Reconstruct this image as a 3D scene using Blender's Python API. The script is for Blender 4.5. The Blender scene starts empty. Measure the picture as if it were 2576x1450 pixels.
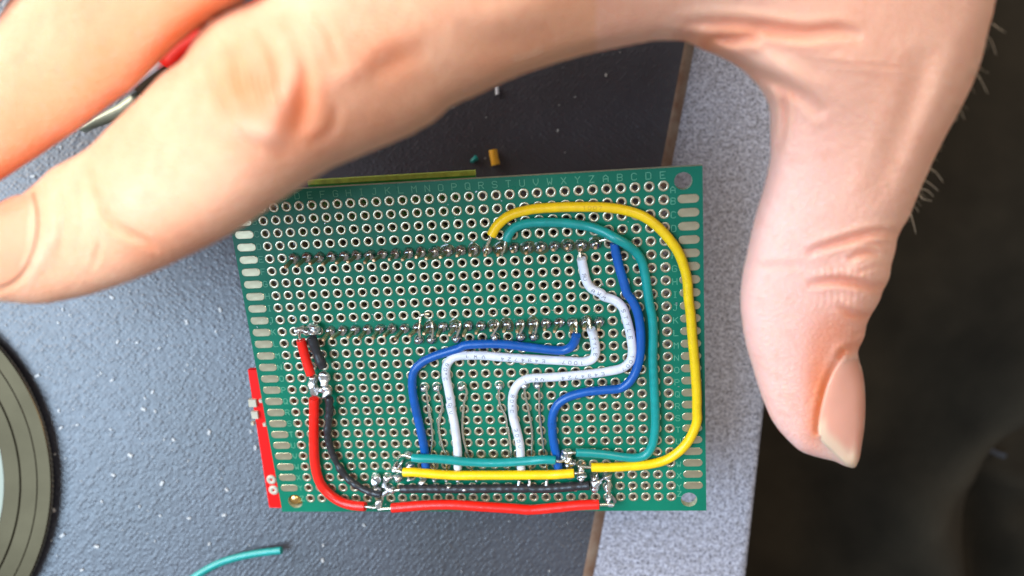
import bpy, bmesh, math, random
import numpy as np
from mathutils import Vector, Matrix, noise

random.seed(7); rng = np.random.default_rng(7)
MM = 0.001
sc = bpy.context.scene
col = sc.collection

# ------------------------------------------------------------------ camera, world, lights
F_PX = 2100.0            # focal length in units of a 2576 px wide frame
CX, CY = 1288.0, 725.0
CAM_H = 197.0            # mm above the desk top
cam_d = bpy.data.cameras.new('camera'); cam = bpy.data.objects.new('camera', cam_d); col.objects.link(cam)
cam.location = (0, 0, CAM_H * MM); cam.rotation_euler = (0, 0, 0)
cam_d.sensor_width = 36.0; cam_d.lens = 36.0 * F_PX / 2576.0
cam_d.clip_start = 0.005; cam_d.clip_end = 20.0
cam_d.dof.use_dof = True; cam_d.dof.focus_distance = 0.160; cam_d.dof.aperture_fstop = 10.5
sc.camera = cam

w = bpy.data.worlds.new("World"); sc.world = w; w.use_nodes = True
w.node_tree.nodes['Background'].inputs[0].default_value = (1.0, 0.96, 0.92, 1)
w.node_tree.nodes['Background'].inputs[1].default_value = 0.35

def area(name, loc, target, sx, sy, power, color):
    l = bpy.data.lights.new(name, 'AREA'); l.shape = 'RECTANGLE'; l.size = sx; l.size_y = sy
    l.energy = power; l.color = color
    o = bpy.data.objects.new(name, l); col.objects.link(o); o.location = loc
    o.rotation_euler = (Vector(target) - Vector(loc)).to_track_quat('-Z', 'Y').to_euler()
    return o
area('window_light', (-0.90, 0.50, 0.62), (0, 0, 0.03), 0.9, 0.7, 20.5, (1.0, 0.93, 0.86))
area('window_light_low', (-0.72, -0.14, 0.95), (-0.05, 0, 0), 0.60, 0.75, 17.0, (0.54, 0.76, 1.0))
area('ceiling_light', (0.45, 0.35, 1.3), (0, 0, 0), 0.5, 0.5, 7.0, (1.0, 0.88, 0.74))
sc.view_settings.view_transform = 'Standard'; sc.view_settings.look = 'None'
sc.view_settings.exposure = 0.12; sc.view_settings.gamma = 1.0

# ------------------------------------------------------------------ geometry helpers
D = 2576.0 / 4080.0
def reg(ox, oy, w_src, w_out=2576.0):
    k = w_src / w_out
    return lambda x, y: ((ox + x * k) * D, (oy + y * k) * D)
r1 = reg(900, 600, 1000, 2575); r2 = reg(1800, 600, 1050); r3 = reg(900, 1150, 1000, 2575)
r4 = reg(1800, 1150, 1050); r5 = reg(900, 1600, 1000, 2575); r6 = reg(1800, 1600, 1050)
rb = reg(1400, 1700, 800); rc = reg(2200, 1750, 400, 1933); rl = reg(900, 1450, 400, 892)

def ray(u, v):           # direction with z = -1
    return np.array([(u - CX) / F_PX, (CY - v) / F_PX, -1.0])
def on_plane(u, v, z):   # world point (mm) on the horizontal plane z
    return ray(u, v) * (CAM_H - z) + np.array([0, 0, CAM_H])

# board pose (fitted to its hole grid)
rv = np.array([0.303143389, -0.129987088, 0.0596142146]); th = np.linalg.norm(rv); k = rv / th
K = np.array([[0, -k[2], k[1]], [k[2], 0, -k[0]], [-k[1], k[0], 0]])
BR = np.eye(3) + np.sin(th) * K + (1 - np.cos(th)) * K @ K
BT = np.array([-8.00319604, -13.3941439, -164.550408 + CAM_H])
def on_board(u, v, h=0.0):     # board-local mm point at height h above the board
    d = BR.T @ ray(u, v); o = BR.T @ (np.array([0, 0, CAM_H]) - BT)
    t = (h - o[2]) / d[2]
    return o + d * t
P = 2.54
def cell(c, r, h=0.0): return np.array([(c - 15) * P, (12.5 - r) * P, h])

def mesh_obj(name, verts, faces, mats, parent=None, smooth=True, mi=None, scale=MM):
    me = bpy.data.meshes.new(name)
    v = np.asarray(verts, dtype=float) * scale
    me.from_pydata([tuple(p) for p in v], [], [tuple(int(i) for i in f) for f in faces])
    if not isinstance(mats, (list, tuple)): mats = [mats]
    for m in mats: me.materials.append(m)
    if mi is not None: me.polygons.foreach_set('material_index', np.asarray(mi, dtype=np.int32))
    me.polygons.foreach_set('use_smooth', np.full(len(me.polygons), smooth))
    me.update()
    o = bpy.data.objects.new(name, me); col.objects.link(o)
    if parent: o.parent = parent
    return o
def inst(name, me, parent=None, loc=(0, 0, 0), rot=(0, 0, 0), s=(1, 1, 1)):
    o = bpy.data.objects.new(name, me); col.objects.link(o)
    if parent: o.parent = parent
    o.location = [c * MM for c in loc]; o.rotation_euler = rot; o.scale = s
    return o
def empty(name, loc=(0, 0, 0)):
    o = bpy.data.objects.new(name, None); col.objects.link(o); o.location = [c * MM for c in loc]
    o.empty_display_size = 0.01
    return o
def tag(o, label=None, cat=None, group=None, kind=None):
    if label: o['label'] = label
    if cat: o['category'] = cat
    if group: o['group'] = group
    if kind: o['kind'] = kind
    return o

class MB:
    def __init__(s): s.v = []; s.f = []; s.m = []
    def add(s, v, f, m=0):
        b = len(s.v); s.v += [tuple(p) for p in v]
        s.f += [tuple(b + i for i in q) for q in f]; s.m += [m] * len(f)
    def box(s, c, d, M=None, m=0):
        x, y, z = [q / 2 for q in d]
        vs = [np.array([i * x, j * y, k_ * z]) for i in (-1, 1) for j in (-1, 1) for k_ in (-1, 1)]
        if M is not None: vs = [M @ q for q in vs]
        s.add([q + np.array(c) for q in vs], [(0, 1, 3, 2), (4, 6, 7, 5), (0, 4, 5, 1), (2, 3, 7, 6), (0, 2, 6, 4), (1, 5, 7, 3)], m)
    def build(s, name, mats, parent=None, smooth=False): return mesh_obj(name, s.v, s.f, mats, parent, smooth, s.m)

def spline(pts, step=0.35):
    p = np.array(pts, float)
    if len(p) == 2:
        n = max(2, int(np.linalg.norm(p[1] - p[0]) / step)); t = np.linspace(0, 1, n)[:, None]
        return p[0] * (1 - t) + p[1] * t
    q = np.vstack([2 * p[0] - p[1], p, 2 * p[-1] - p[-2]]); out = []
    for i in range(1, len(q) - 2):
        a, b, c, d = q[i - 1], q[i], q[i + 1], q[i + 2]
        ta = max(np.linalg.norm(b - a), 1e-6) ** .5; tb = max(np.linalg.norm(c - b), 1e-6) ** .5; tc = max(np.linalg.norm(d - c), 1e-6) ** .5
        m1 = (c - b) + tb * ((b - a) / ta - (c - a) / (ta + tb)); m2 = (c - b) + tb * ((d - c) / tc - (d - b) / (tb + tc))
        n = max(2, int(np.linalg.norm(c - b) / step)); t = np.linspace(0, 1, n, endpoint=False)[:, None]
        h00 = 2 * t**3 - 3 * t**2 + 1; h10 = t**3 - 2 * t**2 + t; h01 = -2 * t**3 + 3 * t**2; h11 = t**3 - t**2
        out.append(h00 * b + h10 * m1 + h01 * c + h11 * m2)
    out.append(p[-1:]); return np.vstack(out)
def frames(c, up=(0, 0, 1)):
    t = np.gradient(c, axis=0); t /= np.linalg.norm(t, axis=1)[:, None]
    side = np.cross(t, np.array(up, float)); n = np.linalg.norm(side, axis=1)
    bad = n < 0.15
    side[bad] = np.array([1, 0, 0]); n[bad] = 1
    side /= n[:, None]; nn = np.cross(side, t); nn /= np.linalg.norm(nn, axis=1)[:, None]
    return t, side, nn
def tube(c, rad, seg=14, cap=True, bevel=0.0, wob=0.0, sx=1.0):
    n = len(c); t, s, nn = frames(c)
    rr = np.full(n, rad, float) if np.isscalar(rad) else np.asarray(rad, float)
    if wob:
        rr = rr * np.array([1 + wob * noise.noise(Vector((q[0] * .9, q[1] * .9, q[2] * .9 + 5))) for q in c])
    a = np.linspace(0, 2 * np.pi, seg, endpoint=False)
    v = (c[:, None, :] + rr[:, None, None] * (np.cos(a)[None, :, None] * s[:, None, :] * sx + np.sin(a)[None, :, None] * nn[:, None, :])).reshape(-1, 3)
    f = [(i * seg + j, i * seg + (j + 1) % seg, (i + 1) * seg + (j + 1) % seg, (i + 1) * seg + j) for i in range(n - 1) for j in range(seg)]
    if cap:
        f.append(tuple(reversed(range(seg)))); f.append(tuple(range((n - 1) * seg, n * seg)))
    return v, f
def lathe(prof, seg=20):
    a = np.linspace(0, 2 * np.pi, seg, endpoint=False); v = []; f = []
    for r_, z in prof: v += [(r_ * np.cos(q), r_ * np.sin(q), z) for q in a]
    for i in range(len(prof) - 1):
        for j in range(seg): f.append((i * seg + j, i * seg + (j + 1) % seg, (i + 1) * seg + (j + 1) % seg, (i + 1) * seg + j))
    return v, f

# ------------------------------------------------------------------ materials
def mat(name, color, rough=0.5, metal=0.0, coat=0.0, spec=0.5, bump=0.0, bscale=900.0, cvar=0.0, cscale=400.0, cv2=None, sss=0.0, rad=(1, .4, .2), trans=0.0, rvar=0.0, cthr=None, sheen=0.0):
    m = bpy.data.materials.new(name); m.use_nodes = True; nt = m.node_tree; b = nt.nodes['Principled BSDF']
    def S(kk, vv):
        if kk in b.inputs: b.inputs[kk].default_value = vv
    S('Base Color', (*color, 1)); S('Roughness', rough); S('Metallic', metal); S('Coat Weight', coat); S('Coat Roughness', 0.12)
    S('Specular IOR Level', spec); S('Sheen Weight', sheen)
    if sss:
        S('Subsurface Weight', sss); S('Subsurface Radius', rad); S('Subsurface Scale', 0.001)
    if trans: S('Transmission Weight', trans)
    tc = nt.nodes.new('ShaderNodeTexCoord')
    if cvar or cv2 is not None:
        n = nt.nodes.new('ShaderNodeTexNoise'); n.inputs['Scale'].default_value = cscale; n.inputs['Detail'].default_value = 5
        nt.links.new(tc.outputs['Object'], n.inputs['Vector'])
        rmp = nt.nodes.new('ShaderNodeValToRGB')
        lo, hi = cthr if cthr else (0.3, 0.7)
        rmp.color_ramp.elements[0].position = lo; rmp.color_ramp.elements[1].position = hi
        c2 = cv2 if cv2 is not None else tuple(c * (1 - cvar) for c in color)
        c1 = color if cv2 is not None else tuple(min(1, c * (1 + cvar)) for c in color)
        rmp.color_ramp.elements[0].color = (*c2, 1); rmp.color_ramp.elements[1].color = (*c1, 1)
        nt.links.new(n.outputs['Fac'], rmp.inputs['Fac']); nt.links.new(rmp.outputs['Color'], b.inputs['Base Color'])
    if rvar:
        n = nt.nodes.new('ShaderNodeTexNoise'); n.inputs['Scale'].default_value = bscale * .3; n.inputs['Detail'].default_value = 4
        nt.links.new(tc.outputs['Object'], n.inputs['Vector'])
        mr = nt.nodes.new('ShaderNodeMapRange'); mr.inputs['To Min'].default_value = max(0, rough - rvar); mr.inputs['To Max'].default_value = rough + rvar
        nt.links.new(n.outputs['Fac'], mr.inputs['Value']); nt.links.new(mr.outputs['Result'], b.inputs['Roughness'])
    if bump:
        n = nt.nodes.new('ShaderNodeTexNoise'); n.inputs['Scale'].default_value = bscale; n.inputs['Detail'].default_value = 3
        nt.links.new(tc.outputs['Object'], n.inputs['Vector'])
        bp = nt.nodes.new('ShaderNodeBump'); bp.inputs['Strength'].default_value = 1.0; bp.inputs['Distance'].default_value = bump * MM
        nt.links.new(n.outputs['Fac'], bp.inputs['Height']); nt.links.new(bp.outputs['Normal'], b.inputs['Normal'])
    return m
M = {}
M['mask'] = mat('green_soldermask', (0.002, 0.150, 0.088), rough=0.30, coat=0.0, spec=.32, cvar=0.18, cscale=70, bump=0.015, bscale=500, rvar=.12)
M['fr4'] = mat('board_edge', (0.42, 0.44, 0.30), rough=0.7, cvar=0.2, cscale=1500)
M['silk'] = mat('pale_green_print', (0.11, 0.36, 0.22), rough=0.5)
M['tin'] = mat('tinned_copper', (0.62, 0.55, 0.40), rough=0.30, metal=0.85, cvar=0.12, cscale=700, bump=0.01, bscale=1200, rvar=.1)
M['pad'] = mat('pale_gold_pad', (0.56, 0.50, 0.34), rough=0.30, metal=0.85, cvar=0.10, cscale=500, bump=0.015, bscale=600, rvar=.12)
M['solder'] = mat('bright_solder', (0.72, 0.73, 0.75), rough=0.33, metal=1.0, bump=0.03, bscale=700, cvar=.12, cscale=1500, rvar=.12)
M['solder_dull'] = mat('flux_stained_solder', (0.50, 0.50, 0.51), rough=0.26, metal=1.0, bump=0.05, bscale=900, cvar=.3, cscale=1200, rvar=.15)
M['pin'] = mat('gold_pin', (0.45, 0.38, 0.20), rough=0.33, metal=1.0, cvar=.2, cscale=900)
M['pintip'] = mat('copper_cut_end', (0.85, 0.50, 0.28), rough=0.35, metal=0.9)
M['flux'] = mat('amber_flux', (0.05, 0.08, 0.03), rough=0.08, coat=0.8)
M['copper'] = mat('tinned_strand', (0.78, 0.74, 0.62), rough=0.25, metal=1.0, cvar=.15, cscale=900)
def plastic(n, c, **k_): return mat(n, c, rough=0.36, coat=0.08, cvar=k_.pop('cvar', 0.10), cscale=500, bump=k_.pop('bump', 0.02), bscale=900, sss=.12, rad=(.6, .5, .3), rvar=.08, **k_)
M['yellow'] = plastic('yellow_insulation', (0.93, 0.58, 0.003))
M['teal'] = plastic('teal_insulation', (0.002, 0.27, 0.25))
M['blue'] = plastic('blue_insulation', (0.001, 0.085, 0.36))
M['white'] = plastic('white_insulation', (0.70, 0.71, 0.78))
M['red'] = plastic('red_insulation', (0.85, 0.012, 0.004))
M['black'] = plastic('black_insulation', (0.022, 0.022, 0.026), bump=.05)
M['ink'] = mat('grey_ink', (0.16, 0.16, 0.19), rough=0.6)
M['yink'] = mat('brown_ink', (0.55, 0.33, 0.01), rough=0.6)
M['redpcb'] = mat('red_soldermask', (0.80, 0.004, 0.003), rough=0.5, spec=.25)
M['cream'] = mat('cream_plastic', (0.48, 0.45, 0.36), rough=0.4, cvar=.08)
M['modgreen'] = mat('module_green', (0.05, 0.34, 0.05), rough=0.35, coat=.3)
M['modedge'] = mat('module_edge', (0.62, 0.78, 0.12), rough=0.5, cvar=.2, cscale=600)
M['blackplastic'] = mat('black_plastic', (0.012, 0.012, 0.013), rough=0.4)
M['brass'] = mat('brass', (0.80, 0.50, 0.18), rough=0.28, metal=1.0)
M['steel'] = mat('rolled_steel', (0.034, 0.025, 0.014), rough=0.24, metal=1.0, cvar=.15, cscale=60, bump=.01, bscale=300, rvar=.07)

# ------------------------------------------------------------------ desk, mat, cloth
def line_pts(pa, pb, z, v0, v1):
    (ua, va), (ub, vb) = pa, pb
    f = lambda v: (ua + (ub - ua) * (v - va) / (vb - va), v)
    return on_plane(*f(v0), z), on_plane(*f(v1), z)
e0, e1 = line_pts((1929, 1021), (1890, 1380), 0, -2800, 4200)
def extruded_edge(name, e0, e1, x_left, prof, mats, mi, **kw):
    # prof: list of (offset beyond/inside the edge line, z); sheet from x_left to the line
    dirv = (e1 - e0) / np.linalg.norm(e1 - e0); nrm = np.array([-dirv[1], dirv[0], 0]);
    if nrm[0] < 0: nrm = -nrm
    v = []; f = []; m = []
    v += [(x_left, e0[1], prof[0][1]), (x_left, e1[1], prof[0][1])]
    for o_, z in prof:
        for e in (e0, e1): v.append((e[0] + nrm[0] * o_, e[1], z))
    for i in range(len(prof)):
        f.append((2 * i, 2 * i + 1, 2 * i + 3, 2 * i + 2)); m.append(mi[i])
    return v, [tuple(reversed(q)) for q in f], m

def speckle_desk():
    m = bpy.data.materials.new('speckled_grey_laminate'); m.use_nodes = True; nt = m.node_tree; b = nt.nodes['Principled BSDF']
    tc = nt.nodes.new('ShaderNodeTexCoord')
    def nz(s, det=4, dist=0.0):
        n = nt.nodes.new('ShaderNodeTexNoise'); n.inputs['Scale'].default_value = s; n.inputs['Detail'].default_value = det; n.inputs['Distortion'].default_value = dist
        nt.links.new(tc.outputs['Object'], n.inputs['Vector']); return n
    n1 = nz(1700, 3, .4); n2 = nz(800, 5, .3); n3 = nz(60, 3)
    r_ = nt.nodes.new('ShaderNodeValToRGB'); e = r_.color_ramp.elements
    e[0].position = .30; e[0].color = (.10, .10, .13, 1); e[1].position = .50; e[1].color = (.34, .34, .40, 1)
    x = e.new(.42); x.color = (.25, .25, .295, 1); x = e.new(.66); x.color = (.47, .475, .55, 1)
    nt.links.new(n1.outputs['Fac'], r_.inputs['Fac'])
    r2_ = nt.nodes.new('ShaderNodeValToRGB'); e = r2_.color_ramp.elements
    e[0].position = .35; e[0].color = (.72, .70, .68, 1); e[1].position = .62; e[1].color = (1.08, 1.08, 1.1, 1)
    nt.links.new(n2.outputs['Fac'], r2_.inputs['Fac'])
    mx = nt.nodes.new('ShaderNodeMix'); mx.data_type = 'RGBA'; mx.blend_type = 'MULTIPLY'; mx.inputs[0].default_value = 1
    nt.links.new(r_.outputs['Color'], mx.inputs[6]); nt.links.new(r2_.outputs['Color'], mx.inputs[7])
    nt.links.new(mx.outputs[2], b.inputs['Base Color'])
    b.inputs['Roughness'].default_value = .5
    bp = nt.nodes.new('ShaderNodeBump'); bp.inputs['Distance'].default_value = .06 * MM
    nt.links.new(n1.outputs['Fac'], bp.inputs['Height']); nt.links.new(bp.outputs['Normal'], b.inputs['Normal'])
    return m
M['desk'] = speckle_desk()
v, f, m = extruded_edge('desk', e0, e1, -700, [(-2.5, 0), (-1.2, -.35), (-.35, -1.2), (0, -2.5), (0, -28)], None, [0] * 5)
# end + underside
desk = mesh_obj('desk', v, f, [M['desk']], None, True, m)
mod = desk.modifiers.new('split', 'EDGE_SPLIT'); mod.split_angle = math.radians(60)
tag(desk, 'grey speckled desk top with a rounded edge running down right of the board', 'desk')

def mat_material():
    m = bpy.data.materials.new('charcoal_textured_rubber'); m.use_nodes = True; nt = m.node_tree; b = nt.nodes['Principled BSDF']
    tc = nt.nodes.new('ShaderNodeTexCoord')
    mp = nt.nodes.new('ShaderNodeMapping'); mp.inputs['Rotation'].default_value = (0, 0, math.radians(40))
    nt.links.new(tc.outputs['Object'], mp.inputs['Vector'])
    vo = nt.nodes.new('ShaderNodeTexVoronoi'); vo.inputs['Scale'].default_value = 1000; vo.inputs['Randomness'].default_value = .42
    nt.links.new(mp.outputs['Vector'], vo.inputs['Vector'])
    mr = nt.nodes.new('ShaderNodeMapRange'); mr.inputs['From Min'].default_value = 0.0; mr.inputs['From Max'].default_value = .6
    mr.inputs['To Min'].default_value = 1; mr.inputs['To Max'].default_value = 0
    nt.links.new(vo.outputs['Distance'], mr.inputs['Value'])
    n = nt.nodes.new('ShaderNodeTexNoise'); n.inputs['Scale'].default_value = 750; n.inputs['Detail'].default_value = 6
    nt.links.new(tc.outputs['Object'], n.inputs['Vector'])
    ad = nt.nodes.new('ShaderNodeMath'); ad.operation = 'MULTIPLY_ADD'; ad.inputs[1].default_value = 1.5
    nt.links.new(n.outputs['Fac'], ad.inputs[0]); nt.links.new(mr.outputs['Result'], ad.inputs[2])
    bp = nt.nodes.new('ShaderNodeBump'); bp.inputs['Distance'].default_value = .085 * MM; bp.inputs['Strength'].default_value = 1
    nt.links.new(ad.outputs[0], bp.inputs['Height']); nt.links.new(bp.outputs['Normal'], b.inputs['Normal'])
    n2 = nt.nodes.new('ShaderNodeTexNoise'); n2.inputs['Scale'].default_value = 35; n2.inputs['Detail'].default_value = 5
    nt.links.new(tc.outputs['Object'], n2.inputs['Vector'])
    r_ = nt.nodes.new('ShaderNodeValToRGB'); e = r_.color_ramp.elements
    e[0].position = .3; e[0].color = (.013, .014, .022, 1); e[1].position = .7; e[1].color = (.028, .030, .045, 1)
    nt.links.new(n2.outputs['Fac'], r_.inputs['Fac']); nt.links.new(r_.outputs['Color'], b.inputs['Base Color'])
    mr2 = nt.nodes.new('ShaderNodeMapRange'); mr2.inputs['To Min'].default_value = .32; mr2.inputs['To Max'].default_value = .50
    nt.links.new(n.outputs['Fac'], mr2.inputs['Value']); nt.links.new(mr2.outputs['Result'], b.inputs['Roughness'])
    b.inputs['Specular IOR Level'].default_value = 1.0
    return m
M['mat'] = mat_material()
M['matedge'] = mat('tan_mat_edge', (0.17, 0.085, 0.05), rough=0.8, cv2=(.26, .19, .14), cscale=250, bump=.05, bscale=800)
m0, m1 = line_pts((1722, 110), (1466, 1450), 1.6, -2500, 3600)
v, f, m = extruded_edge('work_mat', m0, m1, -650, [(0, 1.6)], None, [0])
wm = empty('work_mat', (0, 0, 0)); tag(wm, 'charcoal textured work mat under the board, covering the left of the desk', 'mat')
mesh_obj('mat_surface', v, f, M['mat'], wm, False)
dv = (m1 - m0) / np.linalg.norm(m1 - m0)
nx = np.array([abs(dv[1]), abs(dv[0]) * np.sign(-dv[0] * dv[1]) if False else 0, 0])
vv = []
for o_, z in [(0, 1.6), (.8, 1.5), (2.2, .6), (2.7, .02)]:
    for e in (m0, m1): vv.append((e[0] + o_, e[1], z))
mesh_obj('edge_band', vv, [(2 * i, 2 * i + 2, 2 * i + 3, 2 * i + 1) for i in range(3)][::1], M['matedge'], wm, True)

# black cloth beyond the desk edge
def cloth():
    nxn, nyn = 150, 170; xs = np.linspace(20, 420, nxn); ys = np.linspace(-330, 330, nyn)
    X, Y = np.meshgrid(xs, ys, indexing='ij'); Z = np.full_like(X, -120.0)
    def fold(px, py, ang, length, wdt, hgt):
        nonlocal Z
        c, s = math.cos(ang), math.sin(ang); dx, dy = X - px, Y - py
        al = dx * c + dy * s; ac = -dx * s + dy * c + 8 * np.sin(al / 45)
        Z = Z + 2.2 * hgt * np.exp(-(ac / wdt)**2) * np.exp(-(al / length)**2)
    fold(215, 40, math.radians(63), 190, 14, 20); fold(270, 60, math.radians(66), 170, 11, -16)
    fold(178, -20, math.radians(60), 120, 10, 14); fold(240, -60, math.radians(58), 130, 9, 13)
    fold(150, -120, math.radians(118), 80, 14, 13); fold(190, -140, math.radians(112), 90, 10, -12)
    fold(230, -88, math.radians(-12), 50, 4, 7); fold(300, 100, math.radians(70), 150, 16, 18); fold(300, -100, math.radians(100), 120, 18, 14)
    Z = Z - ((X - 200) / 170)**2 * 22
    v = np.stack([X, Y, Z], -1).reshape(-1, 3)
    f = [(i * nyn + j, (i + 1) * nyn + j, (i + 1) * nyn + j + 1, i * nyn + j + 1) for i in range(nxn - 1) for j in range(nyn - 1)]
    return v, f
M['cloth'] = mat('black_cotton', (0.026, 0.020, 0.013), rough=0.95, spec=.15, bump=.15, bscale=900, cvar=.3, cscale=40)
v, f = cloth(); o = mesh_obj('black_cloth', v, f, M['cloth']); tag(o, 'folded black fabric hanging in shadow beyond the desk edge', 'cloth')
M['floor'] = mat('dark_floor', (0.02, 0.018, 0.016), rough=0.7, cvar=.3, cscale=8)
o = mesh_obj('floor', [(-4000, -4000, -720), (4000, -4000, -720), (4000, 4000, -720), (-4000, 4000, -720)], [(0, 1, 2, 3)], M['floor'], smooth=False); tag(o, kind='structure')
M['lint'] = mat('grey_lint', (0.05, 0.053, 0.065), rough=0.9)
for pts, lab in [(((2445, 1107), (2480, 1125), (2510, 1142), (2530, 1148)), 'short grey thread lying on the black fabric at the right edge of the photo'),
                 (((2290, 1178), (2330, 1186), (2380, 1205)), 'faint grey thread on the black fabric just right below the thumb tip')]:
    c = spline([on_plane(u, v_, -112 + 3 * math.sin(i * 2)) for i, (u, v_) in enumerate(pts)], 1.0)
    v, f = tube(c, .9, 8, wob=.9); tag(mesh_obj('thread', v, f, M['lint']), lab, 'thread')

# ------------------------------------------------------------------ circuit board
board = empty('circuit_board', (0, 0, 0))
mw = Matrix([list(BR[i]) + [BT[i] * MM] for i in range(3)] + [[0, 0, 0, 1]]); board.matrix_world = mw
tag(board, 'green perforated prototype board with coloured wires soldered across its back', 'circuit board')
TH = 1.6
HOLES = {}
def panel():
    mb = MB(); n16 = 16
    def holecell(x0, x1, y0, y1, cx, cy, r, m_wall):
        angs = sorted(set([round(2 * math.pi * i / n16, 6) for i in range(n16)] + [round(math.atan2(y - cy, x - cx) % (2 * math.pi), 6) for x in (x0, x1) for y in (y0, y1)]))
        a = [angs[0]]
        for q in angs[1:]:
            if q - a[-1] > 1e-3: a.append(q)
        ci = []; ou = []
        for q in a:
            dx, dy = math.cos(q), math.sin(q)
            ts = [t for t in (((x1 - cx) / dx if dx > 1e-9 else 1e9), ((x0 - cx) / dx if dx < -1e-9 else 1e9), ((y1 - cy) / dy if dy > 1e-9 else 1e9), ((y0 - cy) / dy if dy < -1e-9 else 1e9))]
            t = min(ts); ci.append((cx + r * dx, cy + r * dy)); ou.append((cx + t * dx, cy + t * dy))
        n = len(a)
        v = [(*p_, 0) for p_ in ci] + [(*p_, 0) for p_ in ou] + [(*p_, -TH) for p_ in ci] + [(*p_, -TH) for p_ in ou]
        for i in range(n):
            j = (i + 1) % n
            mb.add([v[i], v[n + i], v[n + j], v[j]], [(0, 1, 2, 3)], 0)
            mb.add([v[2 * n + i], v[2 * n + j], v[3 * n + j], v[3 * n + i]], [(0, 1, 2, 3)], 0)
            mb.add([v[i], v[j], v[2 * n + j], v[2 * n + i]], [(0, 1, 2, 3)], m_wall)
    def solid(x0, x1, y0, y1):
        mb.add([(x0, y0, 0), (x1, y0, 0), (x1, y1, 0), (x0, y1, 0)], [(0, 1, 2, 3)], 0)
        mb.add([(x0, y0, -TH), (x1, y0, -TH), (x1, y1, -TH), (x0, y1, -TH)], [(3, 2, 1, 0)], 0)
    for c in range(31):
        for r in range(26):
            x, y, _ = cell(c, r); holecell(x - P / 2, x + P / 2, y - P / 2, y + P / 2, x, y, .58, 1)
    XI = 15.5 * P; YI = 13 * P
    solid(-XI, XI, YI, 35); solid(-XI, XI, -35, -YI)
    for s in (-1, 1):
        x0, x1 = (XI, 45) if s > 0 else (-45, -XI)
        solid(x0, x1, -29.8, 29.8)
        for t in (-1, 1):
            y0, y1 = (29.8, 35) if t > 0 else (-35, -29.8)
            holecell(x0, x1, y0, y1, s * 41.6, t * 32.45, 1.62, 1)
    for (ax, ay), (bx, by) in [((-45, -35), (45, -35)), ((45, -35), (45, 35)), ((45, 35), (-45, 35)), ((-45, 35), (-45, -35))]:
        mb.add([(ax, ay, 0), (ax, ay, -TH), (bx, by, -TH), (bx, by, 0)], [(0, 1, 2, 3)], 1)
    o = mb.build('board_panel', [M['mask'], M['fr4']], board)
    return o
panel_o = panel()

# eyelets
v, f = lathe([(.99, .006), (.97, .05), (.90, .075), (.70, .085), (.60, .05), (.55, 0), (.52, -.2), (.52, -1.5), (.56, -1.66), (.95, -1.67), (.97, -1.61)], 20)
eye = bpy.data.meshes.new('solder_pad'); eye.from_pydata([tuple(np.array(p) * MM) for p in v], [], f); eye.materials.append(M['tin'])
eye.polygons.foreach_set('use_smooth', [True] * len(eye.polygons))
def proj(pl):
    w_ = BR @ pl + BT; return CX + F_PX * w_[0] / (CAM_H - w_[2]), CY - F_PX * w_[1] / (CAM_H - w_[2]), CAM_H - w_[2]
hdr = [(c, 4) for c in range(2, 26)] + [(c, 10) for c in range(2, 26)]
lrow = [(c, 11) for c in (11, 12, 14, 17, 19, 20)]; prow = [(c, 15) for c in (11, 12, 14, 17, 19, 20)]
botj = [(6, 23), (7, 23), (8, 22), (8, 23), (9, 22), (22, 21), (22, 22), (23, 22), (23, 23), (24, 23), (25, 23), (25, 24), (25, 25), (24, 24), (6, 24), (7, 24)]
covered = set(hdr + lrow + prow + botj)
vis = []
for c in range(31):
    for r in range(26):
        u, v_, z = proj(cell(c, r))
        edge = -0.62 * (u - 740) + 480        # under the index finger
        hid = (v_ < edge and u < 780)
        vis.append((hid or (c, r) in covered, z, c, r))
vis.sort()
rest = MB(); lv = np.array(v); 
for i, (h_, z, c, r) in enumerate(vis):
    p_ = cell(c, r)
    if i < 300: inst('solder_pad', eye, board, p_, (0, 0, rng.random() * 6))
    else: rest.add(lv + p_, f)
o = rest.build('solder_pads', M['tin'], board, True); o['kind'] = 'stuff'

# edge pads
def stadium(L, Wd, seg=8):
    r = Wd / 2; pts = []
    for k_ in range(seg + 1): a = -math.pi / 2 + math.pi * k_ / seg; pts.append((L / 2 - r + r * math.cos(a), r * math.sin(a)))
    for k_ in range(seg + 1): a = math.pi / 2 + math.pi * k_ / seg; pts.append((-L / 2 + r + r * math.cos(a), r * math.sin(a)))
    return pts
st = stadium(3.85, 1.62); st2 = stadium(3.70, 1.47); n = len(st)
v = [(x, y, .004) for x, y in st] + [(x, y, .055) for x, y in st2]
f = [(i, (i + 1) % n, n + (i + 1) % n, n + i) for i in range(n)] + [tuple(range(n, 2 * n))]
pm = bpy.data.meshes.new('edge_pad'); pm.from_pydata([tuple(np.array(p) * MM) for p in v], [], f); pm.materials.append(M['pad'])
for s in (-1, 1):
    for r in range(1, 25): inst('edge_pad', pm, board, (s * 42.45, (12.5 - r) * P, 0))

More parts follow.
